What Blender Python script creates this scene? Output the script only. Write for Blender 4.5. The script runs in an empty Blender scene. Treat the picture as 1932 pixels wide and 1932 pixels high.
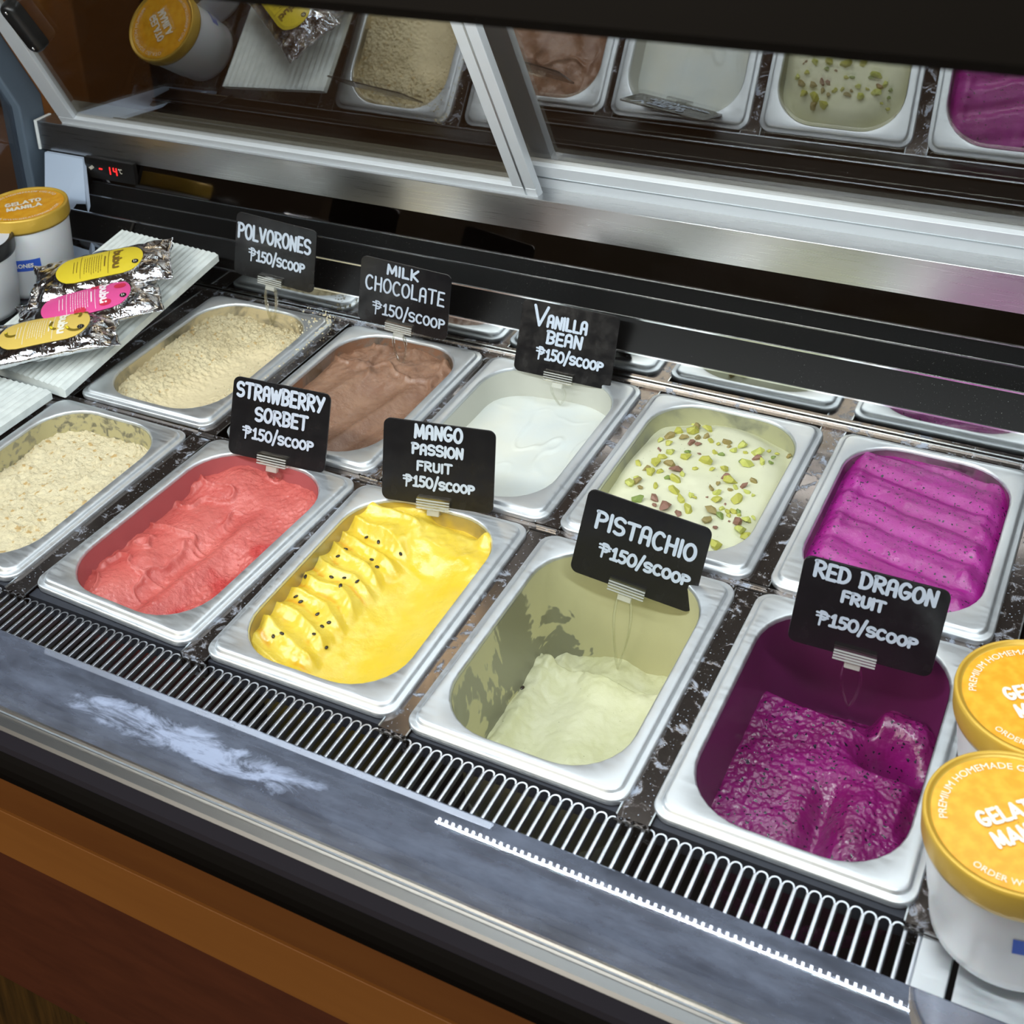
import bpy, bmesh, math, random
import numpy as np
from mathutils import Matrix, Vector
PI = math.pi
random.seed(7)
C = bpy.context.scene.collection
S = bpy.context.scene

# ---------------------------------------------------------------- camera
# the photograph is the lower part of a taller frame: the lens centre sits high in the picture
CX, CY, FPX, RES, CAMZ = 890.0, 250.0, 2655.72, 1932.0, 0.72
RC = Matrix(((0.8781955644, -0.1191823133, 0.4632149899),
             (0.4740717642, 0.3454060342, -0.8099077935),
             (-0.0634705683, 0.9308545793, 0.3598350167)))
cd = bpy.data.cameras.new('camera'); cam = bpy.data.objects.new('camera', cd); C.objects.link(cam)
cam.matrix_world = Matrix.Translation((0, 0, CAMZ)) @ RC.to_4x4()
cd.sensor_width = 36; cd.lens = FPX / RES * 36
cd.shift_x = (RES / 2 - CX) / RES; cd.shift_y = -(RES / 2 - CY) / RES
cd.clip_start = 0.02; cd.clip_end = 50
cd.dof.use_dof = True; cd.dof.focus_distance = 1.22; cd.dof.aperture_fstop = 17
S.camera = cam

# ---------------------------------------------------------------- world, lights, exposure
w = bpy.data.worlds.new('world'); S.world = w; w.use_nodes = True
w.node_tree.nodes['Background'].inputs[0].default_value = (1.0, 0.72, 0.48, 1)
w.node_tree.nodes['Background'].inputs[1].default_value = 0.05
S.view_settings.view_transform = 'Standard'; S.view_settings.look = 'None'
S.view_settings.exposure = 0.12; S.view_settings.gamma = 1.0
S.view_settings.use_curve_mapping = False

def area(name, loc, target, sx, sy, power, col):
    l = bpy.data.lights.new(name, 'AREA'); l.shape = 'RECTANGLE'; l.size = sx; l.size_y = sy
    l.energy = power; l.color = col
    o = bpy.data.objects.new(name, l); C.objects.link(o); o.location = loc
    o.rotation_euler = (Vector(target) - Vector(loc)).to_track_quat('-Z', 'Y').to_euler()
    return o
# strip lamp under the front canopy, strip lamp over the rear doors
area('canopy_lamp', (-0.56, 0.490, 0.545), (-0.56, 1.00, 0.0), 1.7, 0.03, 9.0, (0.90, 0.96, 1.0))
area('door_lamp', (-0.215, 0.974, 0.5485), (-0.215, 0.76, 0.0), 0.90, 0.0012, 1.3, (0.92, 0.97, 1.0))
# warm room light from the ceiling, over and behind the camera
area('room_lamp', (-1.2, -1.3, 1.4), (-0.4, 0.5, -0.3), 1.2, 0.6, 20, (1.0, 0.88, 0.74))
area('back_room_fill', (-1.6, 2.45, 1.6), (-1.4, 2.6, -0.4), 1.5, 0.2, 9, (1.0, 0.82, 0.64))  # added fill that lifts the dark room behind the doors, not an actual fitting

# ---------------------------------------------------------------- helpers
def ray(u, v):
    return RC @ Vector(((u - CX) / FPX, -(v - CY) / FPX, -1.0))
def P(u, v, z=0.0):                     # photo point -> place on the plane z
    d = ray(u, v); t = (z - CAMZ) / d.z
    return Vector((d.x * t, d.y * t, z))
def link(o, parent=None):
    C.objects.link(o)
    if parent is not None: o.parent = parent
    return o
def obj(name, verts, faces, mat=None, parent=None, smooth=False, mats=None, fm=None):
    me = bpy.data.meshes.new(name)
    me.from_pydata([tuple(map(float, v)) for v in verts], [], [tuple(map(int, f)) for f in faces])
    if mats:
        for m in mats: me.materials.append(m)
        if fm is not None: me.polygons.foreach_set('material_index', fm)
    elif mat: me.materials.append(mat)
    if smooth: me.polygons.foreach_set('use_smooth', [True] * len(me.polygons))
    me.update()
    return link(bpy.data.objects.new(name, me), parent)
def tag(o, label=None, cat=None, group=None, kind=None):
    if label: o['label'] = label
    if cat: o['category'] = cat
    if group: o['group'] = group
    if kind: o['kind'] = kind
    return o
def empty(name, loc=(0, 0, 0), rz=0.0):
    o = bpy.data.objects.new(name, None); C.objects.link(o)
    o.location = loc; o.rotation_euler = (0, 0, rz); o.empty_display_size = 0.02
    return o
class MB:
    def __init__(s): s.v = []; s.f = []
    def add(s, v, f):
        n = len(s.v); s.v += [tuple(p) for p in v]; s.f += [tuple(i + n for i in q) for q in f]; return s
    def box(s, x0, x1, y0, y1, z0, z1):
        return s.add([(x0,y0,z0),(x1,y0,z0),(x1,y1,z0),(x0,y1,z0),(x0,y0,z1),(x1,y0,z1),(x1,y1,z1),(x0,y1,z1)],
                     [(0,3,2,1),(4,5,6,7),(0,1,5,4),(1,2,6,5),(2,3,7,6),(3,0,4,7)])
    def extr_x(s, prof, x0, x1):        # closed (y,z) outline swept along x
        n = len(prof)
        v = [(x0, y, z) for y, z in prof] + [(x1, y, z) for y, z in prof]
        f = [(i, (i + 1) % n, n + (i + 1) % n, n + i) for i in range(n)] + [tuple(range(n))[::-1], tuple(range(n, 2 * n))]
        return s.add(v, f)
    def obj(s, name, mat, parent=None, smooth=False, bevel=0.0, seg=2):
        o = obj(name, s.v, s.f, mat, parent, smooth)
        if bevel: bev(o, bevel, seg)
        return o
def bev(o, wd, seg=2):
    bm = bmesh.new(); bm.from_mesh(o.data)
    bmesh.ops.recalc_face_normals(bm, faces=bm.faces)
    ed = [e for e in bm.edges if len(e.link_faces) == 2 and e.calc_face_angle(0) > 0.5]
    bmesh.ops.bevel(bm, geom=ed, offset=wd, segments=seg, affect='EDGES', profile=0.5, clamp_overlap=True)
    for f in bm.faces: f.smooth = True
    bm.to_mesh(o.data); bm.free()
    m = o.modifiers.new('wn', 'WEIGHTED_NORMAL'); m.keep_sharp = True
    return o
def fixn(o):
    bm = bmesh.new(); bm.from_mesh(o.data); bmesh.ops.recalc_face_normals(bm, faces=bm.faces)
    bm.to_mesh(o.data); bm.free(); return o
def box(name, x0, x1, y0, y1, z0, z1, mat, parent=None, bevel=0.0, seg=2):
    return MB().box(x0, x1, y0, y1, z0, z1).obj(name, mat, parent, bevel=bevel, seg=seg)
def rrect(cx, cy, hx, hy, r, z, n=8):
    r = max(min(r, hx - 1e-5, hy - 1e-5), 1e-5); out = []
    for qx, qy, a0 in ((1, 1, 0), (-1, 1, 90), (-1, -1, 180), (1, -1, 270)):
        for k in range(n + 1):
            a = math.radians(a0 + 90 * k / n)
            out.append((cx + qx * (hx - r) + r * math.cos(a), cy + qy * (hy - r) + r * math.sin(a), z))
    return out
def loft(rings, cap_last=False, cap_first=False):
    v = []; f = []; n = len(rings[0])
    for r in rings: v += r
    for k in range(len(rings) - 1):
        for i in range(n):
            j = (i + 1) % n
            f.append((k * n + i, k * n + j, (k + 1) * n + j, (k + 1) * n + i))
    if cap_last: f.append(tuple(range((len(rings) - 1) * n, len(rings) * n)))
    if cap_first: f.append(tuple(range(n))[::-1])
    return v, f
def lathe(prof, n=64):
    rings = [[(r * math.cos(2 * PI * i / n), r * math.sin(2 * PI * i / n), z) for i in range(n)] for r, z in prof]
    return loft(rings)
# ---- noise
class Noise:
    def __init__(s, seed): s.g = np.random.RandomState(seed).rand(256, 256)
    def val(s, x, y):
        x = np.asarray(x, float); y = np.asarray(y, float)
        xi = np.floor(x).astype(int); yi = np.floor(y).astype(int); fx = x - xi; fy = y - yi
        fx = fx * fx * (3 - 2 * fx); fy = fy * fy * (3 - 2 * fy); g = s.g
        a = g[xi & 255, yi & 255]; b = g[(xi + 1) & 255, yi & 255]; c = g[xi & 255, (yi + 1) & 255]; d = g[(xi + 1) & 255, (yi + 1) & 255]
        return (a * (1 - fx) + b * fx) * (1 - fy) + (c * (1 - fx) + d * fx) * fy * 1.0 - 0.5
    def fbm(s, x, y, o=4, rough=0.5):
        t = 0; a = 1.0
        for k in range(o): t = t + a * s.val(x * 2 ** k + 17.3 * k, y * 2 ** k + 5.1 * k); a *= rough
        return t
def sstep(a, b, x):
    t = np.clip((x - a) / (b - a), 0, 1); return t * t * (3 - 2 * t)
def gau(x, s): return np.exp(-(x / s) ** 2)

# ---------------------------------------------------------------- materials
def srgb(r, g, b):
    f = lambda c: (c / 255) / 12.92 if c / 255 <= 0.04045 else ((c / 255 + 0.055) / 1.055) ** 2.4
    return (f(r), f(g), f(b), 1)
class NT:
    def __init__(s, name):
        s.m = bpy.data.materials.new(name); s.m.use_nodes = True; s.t = s.m.node_tree; s.n = s.t.nodes
        s.b = s.n['Principled BSDF']; s.out = s.n['Material Output']
    def new(s, t, **k):
        nd = s.n.new(t)
        for a, b in k.items():
            if a.startswith('i_'):
                nd.inputs[a[2:].replace('_', ' ')].default_value = b
            else: setattr(nd, a, b)
        return nd
    def l(s, a, b): s.t.links.new(a, b)
    def coord(s, scale=(1, 1, 1), rot=(0, 0, 0)):
        if not hasattr(s, 'tc'): s.tc = s.new('ShaderNodeTexCoord')
        mp = s.new('ShaderNodeMapping'); mp.inputs['Scale'].default_value = scale; mp.inputs['Rotation'].default_value = rot
        s.l(s.tc.outputs['Object'], mp.inputs[0]); return mp.outputs[0]
    def noise(s, scale, detail=4, rough=0.5, cs=(1, 1, 1), rot=(0, 0, 0), dist=0.0):
        nd = s.new('ShaderNodeTexNoise'); nd.inputs['Scale'].default_value = scale; nd.inputs['Detail'].default_value = detail
        nd.inputs['Roughness'].default_value = rough; nd.inputs['Distortion'].default_value = dist
        s.l(s.coord(cs, rot), nd.inputs['Vector']); return nd.outputs[0]
    def ramp(s, src, *stops):
        r = s.new('ShaderNodeValToRGB'); e = r.color_ramp.elements
        while len(e) < len(stops): e.new(0.5)
        for q, (p, c) in zip(e, stops):
            q.position = p; q.color = c if len(c) == 4 else (c[0], c[0], c[0], 1)
        s.l(src, r.inputs[0]); return r.outputs[0]
    def mix(s, fac, a, b):
        m = s.new('ShaderNodeMix', data_type='RGBA')
        for sock, val in ((m.inputs[0], fac), (m.inputs[6], a), (m.inputs[7], b)):
            if hasattr(val, 'links') or isinstance(val, bpy.types.NodeSocket): s.l(val, sock)
            else: sock.default_value = val
        return m.outputs[2]
    def mul(s, a, b, op='MULTIPLY'):
        m = s.new('ShaderNodeMath', operation=op)
        for k, val in enumerate((a, b)):
            if isinstance(val, bpy.types.NodeSocket): s.l(val, m.inputs[k])
            else: m.inputs[k].default_value = val
        return m.outputs[0]
    def set(s, **k):
        for a, b in k.items():
            sock = s.b.inputs[a.replace('_', ' ')]
            if isinstance(b, bpy.types.NodeSocket): s.l(b, sock)
            else: sock.default_value = b
        return s
    def bump(s, h, strength=0.3, dist=0.001):
        b = s.new('ShaderNodeBump'); b.inputs['Strength'].default_value = strength; b.inputs['Distance'].default_value = dist
        s.l(h, b.inputs['Height']); s.l(b.outputs[0], s.b.inputs['Normal']); return s
def plain(name, col, rough=0.5, metal=0.0, **k):
    t = NT(name); t.set(Base_Color=col, Roughness=rough, Metallic=metal, **k); return t.m
def steel(name, base, r0, r1, cs=(1, 60, 1), scale=30, aniso=0.0):
    t = NT(name); n = t.noise(scale, 3, 0.6, cs)
    t.set(Base_Color=base, Metallic=1.0, Roughness=t.ramp(n, (0.3, (r0,)), (0.7, (r1,))), Anisotropic=aniso)
    return t.m
M = {}
M['pan'] = steel('pan_steel', srgb(236, 240, 244), 0.40, 0.56, (1, 6, 1), 40)
M['beam'] = steel('brushed_beam_steel', srgb(206, 206, 206), 0.26, 0.34, (0.5, 30, 60), 30)
M['alu'] = plain('anodised_aluminium', srgb(196, 202, 206), 0.32, 1.0)
M['alu_white'] = plain('pale_door_aluminium', srgb(218, 222, 226), 0.40, 0.35)
M['bright'] = plain('bright_edge', srgb(232, 236, 240), 0.22, 1.0)
M['bar'] = plain('grille_steel', srgb(218, 223, 232), 0.34, 1.0)
M['cavity'] = plain('dark_cavity', srgb(40, 44, 54), 0.6)
M['black'] = plain('black_plastic', srgb(20, 19, 18), 0.35)
M['bumper'] = plain('bumper_rubber', srgb(24, 22, 20), 0.8, 0, Specular_IOR_Level=0.08)
M['canopy'] = plain('black_canopy', srgb(16, 15, 13), 0.6)
M['navy'] = plain('dark_bumper_lip', srgb(42, 40, 50), 0.6, 0, Specular_IOR_Level=0.2)
M['white'] = plain('white_plastic', srgb(226, 230, 230), 0.4)
M['greyblue'] = plain('grey_blue_frame', srgb(96, 110, 124), 0.5)
M['liner'] = plain('pale_blue_liner', srgb(176, 190, 210), 0.45)
M['gold'] = plain('gold_lid_plastic', srgb(206, 166, 62), 0.38, 0.25)
M['print_white'] = plain('white_print', srgb(238, 232, 215), 0.5)
M['blue'] = plain('blue_label', srgb(48, 88, 190), 0.5)
M['chalk'] = plain('chalk_ink', srgb(188, 198, 212), 0.6)
M['red_led'] = NT('red_led_digit').m
tt = NT('red_led_digit2'); tt.set(Base_Color=(0.5, 0.0, 0.0, 1), Emission_Color=(1, 0.03, 0.03, 1), Emission_Strength=1.6); M['red_led'] = tt.m
# glossy black card
t = NT('black_card_gloss'); n = t.noise(70, 5, 0.6)
t.set(Base_Color=srgb(22, 22, 24), Roughness=t.ramp(n, (0.4, (0.16,)), (0.75, (0.34,)))); M['card'] = t.m
# black louvre with pale dust specks
t = NT('louvre_black'); n = t.noise(900, 2, 0.5); k = t.ramp(n, (0.70, (0,)), (0.74, (1,)))
n2 = t.ramp(t.noise(9, 3), (0.45, (0,)), (0.62, (1,)))
t.set(Base_Color=t.mix(t.mul(k, n2), srgb(15, 15, 15), srgb(110, 110, 108)), Roughness=0.35, Specular_IOR_Level=0.08); M['louvre'] = t.m
t = NT('black_mirror_panel'); n = t.noise(14, 4, 0.6, (1, 1, 3))
t.set(Base_Color=srgb(96, 92, 90), Metallic=1.0, Roughness=t.ramp(n, (0.4, (0.03,)), (0.8, (0.16,)))); M['panel'] = t.m
# polished back strip, mirrors the pans
M['mirror'] = steel('polished_back_strip', srgb(150, 152, 152), 0.03, 0.10, (1, 1, 3), 12)
# frosted dark steel between the pans
def frosted(name, dark, frost, lo, hi, sc=60, rr=(0.12, 0.5), metal=0.9, cs=(1, 1, 1)):
    t = NT(name); n = t.noise(sc, 8, 0.68, cs, dist=0.6); k = t.ramp(n, (lo, (0,)), (hi, (1,)))
    s2 = t.ramp(t.noise(520, 2, 0.5), (0.68, (0,)), (0.72, (1,)))
    k2 = t.mul(k, s2, 'MAXIMUM')
    t.set(Base_Color=t.mix(k2, dark, frost), Metallic=t.mul(t.mul(k2, -0.85, 'MULTIPLY'), metal, 'ADD'), Roughness=t.ramp(k, (0, (rr[0],)), (1, (rr[1],))))
    t.bump(k2, 0.25, 0.0006); return t.m
M['divider'] = frosted('divider_steel', srgb(112, 104, 100), srgb(170, 178, 194), 0.545, 0.66, 75, (0.14, 0.55))
# front panel: reflective steel with frost smears
t = NT('front_panel_steel')
n = t.noise(26, 8, 0.7, (1, 2.6, 1), (0, 0, 0.1), 0.9)
gx = t.new('ShaderNodeSeparateXYZ'); t.l(t.tc.outputs['Object'], gx.inputs[0])
def window(c, wd, sock, t=t):
    a = t.mul(sock, -c, 'ADD'); a = t.mul(a, 1.0 / wd, 'MULTIPLY'); a = t.mul(a, 2.0, 'POWER')
    m = t.new('ShaderNodeMath', operation='SUBTRACT'); m.inputs[0].default_value = 1.0; t.l(a, m.inputs[1]); m.use_clamp = True
    return m.outputs[0]
wx = window(-0.560, 0.20, gx.outputs[0]); wy = window(0.542, 0.024, gx.outputs[1])
blot = t.mul(t.mul(wx, wy), n); k = t.ramp(blot, (0.30, (0,)), (0.50, (0.95,)))
haze = t.ramp(t.noise(14, 6, 0.65, (1, 3, 1)), (0.30, (0.10,)), (0.8, (0.42,)))
sp = t.ramp(t.noise(700, 2), (0.73, (0,)), (0.77, (0.35,)))
kk = t.mul(t.mul(k, haze, 'MAXIMUM'), sp, 'MAXIMUM')
t.set(Base_Color=t.mix(kk, srgb(170, 172, 182), srgb(190, 202, 224)), Metallic=t.mul(t.mul(kk, -0.9), 1.0, 'ADD'),
      Roughness=0.012)
t.set(Base_Color=srgb(170, 172, 182), Metallic=1.0)
for l_ in list(t.b.inputs['Base Color'].links) + list(t.b.inputs['Metallic'].links): t.t.links.remove(l_)
df = t.new('ShaderNodeBsdfDiffuse'); df.inputs[0].default_value = srgb(168, 178, 204)
ms_ = t.new('ShaderNodeMixShader'); t.l(kk, ms_.inputs[0]); t.l(t.b.outputs[0], ms_.inputs[1]); t.l(df.outputs[0], ms_.inputs[2]); t.l(ms_.outputs[0], t.out.inputs[0])
M['front'] = t.m
# wood
def wood(name, a, b, sc=6, cs=(1, 12, 12), rough=0.45):
    t = NT(name); n = t.noise(sc, 5, 0.6, cs, dist=0.4)
    t.set(Base_Color=t.ramp(n, (0.3, a), (0.7, b)), Roughness=rough); return t.m
M['wood1'] = wood('brown_trim_wood', srgb(140, 88, 44), srgb(154, 100, 50), 4)
M['wood1_lit'] = wood('brown_trim_wood_lit', srgb(176, 116, 56), srgb(188, 126, 62), 4)  # same trim wood, stronger light on the lower board put into its lighter colour
M['wood2'] = wood('maroon_wood', srgb(106, 60, 42), srgb(122, 70, 48), 8, (2, 6, 10))
M['wood3'] = wood('grained_olive_wood', srgb(70, 54, 26), srgb(112, 84, 40), 26, (6, 6, 0.5))
M['roomwall'] = wood('dark_brown_wall', srgb(132, 104, 84), srgb(146, 116, 94), 2, (1, 1, 1), 0.7)
M['pillar'] = plain('tan_pillar', srgb(180, 130, 80), 0.7)
M['floor'] = wood('dark_floor', srgb(44, 32, 26), srgb(60, 44, 34), 3, (1, 6, 1))
def pane(name, fac, tint, gl=(0.95, 0.97, 1, 1)):
    m = bpy.data.materials.new(name); m.use_nodes = True; t = m.node_tree; t.nodes.clear()
    o = t.nodes.new('ShaderNodeOutputMaterial'); mx = t.nodes.new('ShaderNodeMixShader'); tr = t.nodes.new('ShaderNodeBsdfTransparent')
    g = t.nodes.new('ShaderNodeBsdfGlossy'); g.inputs['Roughness'].default_value = 0.0; g.inputs[0].default_value = gl
    lw = t.nodes.new('ShaderNodeLayerWeight'); lw.inputs[0].default_value = 0.5
    fr = t.nodes.new('ShaderNodeMath'); fr.operation = 'POWER'; fr.inputs[1].default_value = 5.0
    t.links.new(lw.outputs['Facing'], fr.inputs[0])
    mm = t.nodes.new('ShaderNodeMath'); mm.operation = 'MULTIPLY_ADD'; mm.inputs[1].default_value = 0.9; mm.inputs[2].default_value = fac; mm.use_clamp = True
    tr.inputs[0].default_value = tint
    t.links.new(fr.outputs[0], mm.inputs[0]); t.links.new(mm.outputs[0], mx.inputs[0]); t.links.new(tr.outputs[0], mx.inputs[1]); t.links.new(g.outputs[0], mx.inputs[2])
    t.links.new(mx.outputs[0], o.inputs[0]); return m
M['doorglass'] = pane('door_glass', 0.25, (0.70, 0.68, 0.62, 1))
M['frontglass'] = pane('front_glass', 0.03, (0.97, 0.985, 0.98, 1))
M['sideglass'] = pane('side_glass', 0.06, (0.8, 0.8, 0.82, 1))
M['clip'] = pane('clear_clip_plastic', 0.16, (0.90, 0.90, 0.86, 1), (1, 1, 1, 1))
t = NT('clip_rib_plastic'); t.set(Base_Color=srgb(214, 216, 212), Roughness=0.15, Alpha=0.5); M['rib'] = t.m
t = NT('milky_clip'); t.set(Base_Color=srgb(225, 225, 215), Roughness=0.25, Alpha=0.45); M['milky'] = t.m
# foil
t = NT('silver_foil'); t.set(Base_Color=srgb(222, 224, 228), Metallic=1.0, Roughness=0.13)
t.bump(t.noise(55, 4, 0.65, dist=1.2), 0.5, 0.004); M['foil'] = t.m
# foam board
t = NT('white_foam_board'); n = t.noise(90, 4, 0.6)
t.set(Base_Color=t.ramp(n, (0.3, srgb(206, 212, 210)), (0.7, srgb(226, 231, 228))), Roughness=0.8)
t.bump(t.noise(300, 2), 0.2, 0.0005); M['foam'] = t.m
# gelato
def gel(name, c1, c2, rough=(0.35, 0.6), sc=40, fine=900, fb=0.15, sss=0.0, spec=None, bumpd=0.0006, sp=0.5, mcol=None, mb=1.0):
    t = NT(name); n = t.noise(sc, 5, 0.6)
    col = t.ramp(n, (0.35, c1), (0.65, c2))
    if spec:
        for scs, lo, wd, cc in spec:
            k = t.ramp(t.noise(scs, 1.5, 0.4), (lo, (0,)), (lo + wd, (1,)))
            col = t.mix(k, col, cc)
    if mcol:
        at = t.new('ShaderNodeAttribute', attribute_name='mask'); col = t.mix(at.outputs['Fac'], col, mcol)
    f = t.mul(t.noise(fine, 4, 0.7), t.mul(t.noise(fine * 0.3, 3, 0.6), 1.4), 'ADD')
    t.set(Base_Color=col, Roughness=t.ramp(t.noise(sc * 2.2, 4, 0.6), (0.35, (rough[0],)), (0.7, (rough[1],))), Specular_IOR_Level=sp)
    t.bump(f, fb, bumpd)
    if mcol:
        bn = [q for q in t.n if q.type == 'BUMP'][0]; a_ = t.mul(at.outputs['Fac'], fb * (mb - 1.0)); t.l(t.mul(a_, fb, 'ADD'), bn.inputs['Strength'])
    return t.m
G = {}
G['crumb'] = gel('crumb_topping', srgb(222, 208, 172), srgb(234, 221, 186), (0.8, 0.95), 55, 500, 0.8, 0.0, [(150, 0.62, 0.08, srgb(204, 172, 116))], 0.0016)
G['polvoron'] = gel('polvoron_gelato', srgb(218, 202, 162), srgb(232, 218, 180), (0.6, 0.9), 30, 650, 0.7, 0, [(200, 0.64, 0.06, srgb(206, 176, 122))], 0.0022, 0.3, srgb(224, 208, 170), 0.10)
G['choc'] = gel('chocolate_gelato', srgb(140, 102, 80), srgb(160, 122, 98), (0.18, 0.42), 26, 500, 0.4, 0, None, 0.0010, 0.7)
G['vanilla'] = gel('vanilla_gelato', srgb(224, 229, 226), srgb(230, 230, 218), (0.5, 0.7), 16, 900, 0.10)
G['straw'] = gel('strawberry_sorbet', srgb(198, 90, 84), srgb(214, 112, 104), (0.12, 0.30), 30, 620, 0.5, 0, [(420, 0.70, 0.06, srgb(176, 60, 62))], 0.0011, 0.8, srgb(204, 64, 60), 2.2)
G['mango'] = gel('mango_gelato', srgb(230, 196, 54), srgb(232, 206, 84), (0.14, 0.34), 24, 700, 0.22, 0, [(24, 0.67, 0.12, srgb(222, 150, 24))], 0.0008, 0.8, srgb(224, 150, 18), 0.5)
G['pist'] = gel('pistachio_gelato', srgb(206, 206, 162), srgb(218, 217, 184), (0.30, 0.5), 22, 800, 0.30, 0, [(700, 0.76, 0.02, srgb(110, 120, 70))], 0.0008, 0.6)
G['pistpale'] = gel('pale_pistachio_gelato', srgb(212, 212, 180), srgb(220, 219, 190), (0.5, 0.7), 20, 800, 0.12, 0, [(600, 0.77, 0.02, srgb(90, 90, 70))])
G['dragon'] = gel('dragon_fruit_gelato', srgb(150, 22, 122), srgb(168, 34, 142), (0.14, 0.28), 20, 420, 0.45, 0, [(380, 0.675, 0.015, srgb(24, 14, 46))], 0.0012, 0.8)
G['dragondeep'] = gel('deep_dragon_fruit_sorbet', srgb(112, 10, 82), srgb(134, 18, 106), (0.12, 0.22), 22, 300, 0.30, 0, [(340, 0.655, 0.015, srgb(22, 12, 40))], 0.0014, 0.8)
def wallmat(name, film, lo, hi, rough=0.45, sc=14, metal=1.0, steelc=srgb(150, 152, 146)):
    t = NT(name); n = t.noise(sc, 5, 0.62, dist=0.5); k = t.ramp(n, (lo, (1,)), (hi, (0,)))
    t.set(Base_Color=t.mix(k, steelc, film), Metallic=t.mul(t.mul(k, -0.85), metal, 'ADD'), Roughness=t.ramp(k, (0, (0.28,)), (1, (rough,))))
    return t.m
WM = dict(
 crumb=wallmat('wall_crumb_dust', srgb(190, 182, 140), 0.50, 0.60, 0.8, 120),
 polvoron=wallmat('wall_polvoron', srgb(206, 190, 150), 0.46, 0.62, 0.7, 24),
 choc=wallmat('wall_choc', srgb(142, 104, 80), 0.46, 0.60, 0.5, 24),
 vanilla=wallmat('wall_vanilla', srgb(196, 196, 186), 0.66, 0.72, 0.5, 12, 1.0, srgb(168, 166, 158)),
 straw=wallmat('wall_strawberry', srgb(176, 92, 94), 0.62, 0.80, 0.35, 16, 0.8, srgb(170, 130, 132)),
 mango=wallmat('wall_mango', srgb(196, 170, 70), 0.42, 0.66, 0.4, 10),
 pistpale=wallmat('wall_pistachio_pale', srgb(176, 175, 140), 0.48, 0.64, 0.5, 14),
 pist=wallmat('wall_pistachio', srgb(192, 188, 146), 0.535, 0.545, 0.5, 9, 0.5, srgb(140, 140, 124)),
 dragon=wallmat('wall_dragon', srgb(140, 28, 116), 0.40, 0.55, 0.35, 14),
 dragondeep=wallmat('wall_dragon_deep', srgb(98, 28, 78), 0.72, 0.80, 0.4, 10, 0.7, srgb(110, 60, 100)))

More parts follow.
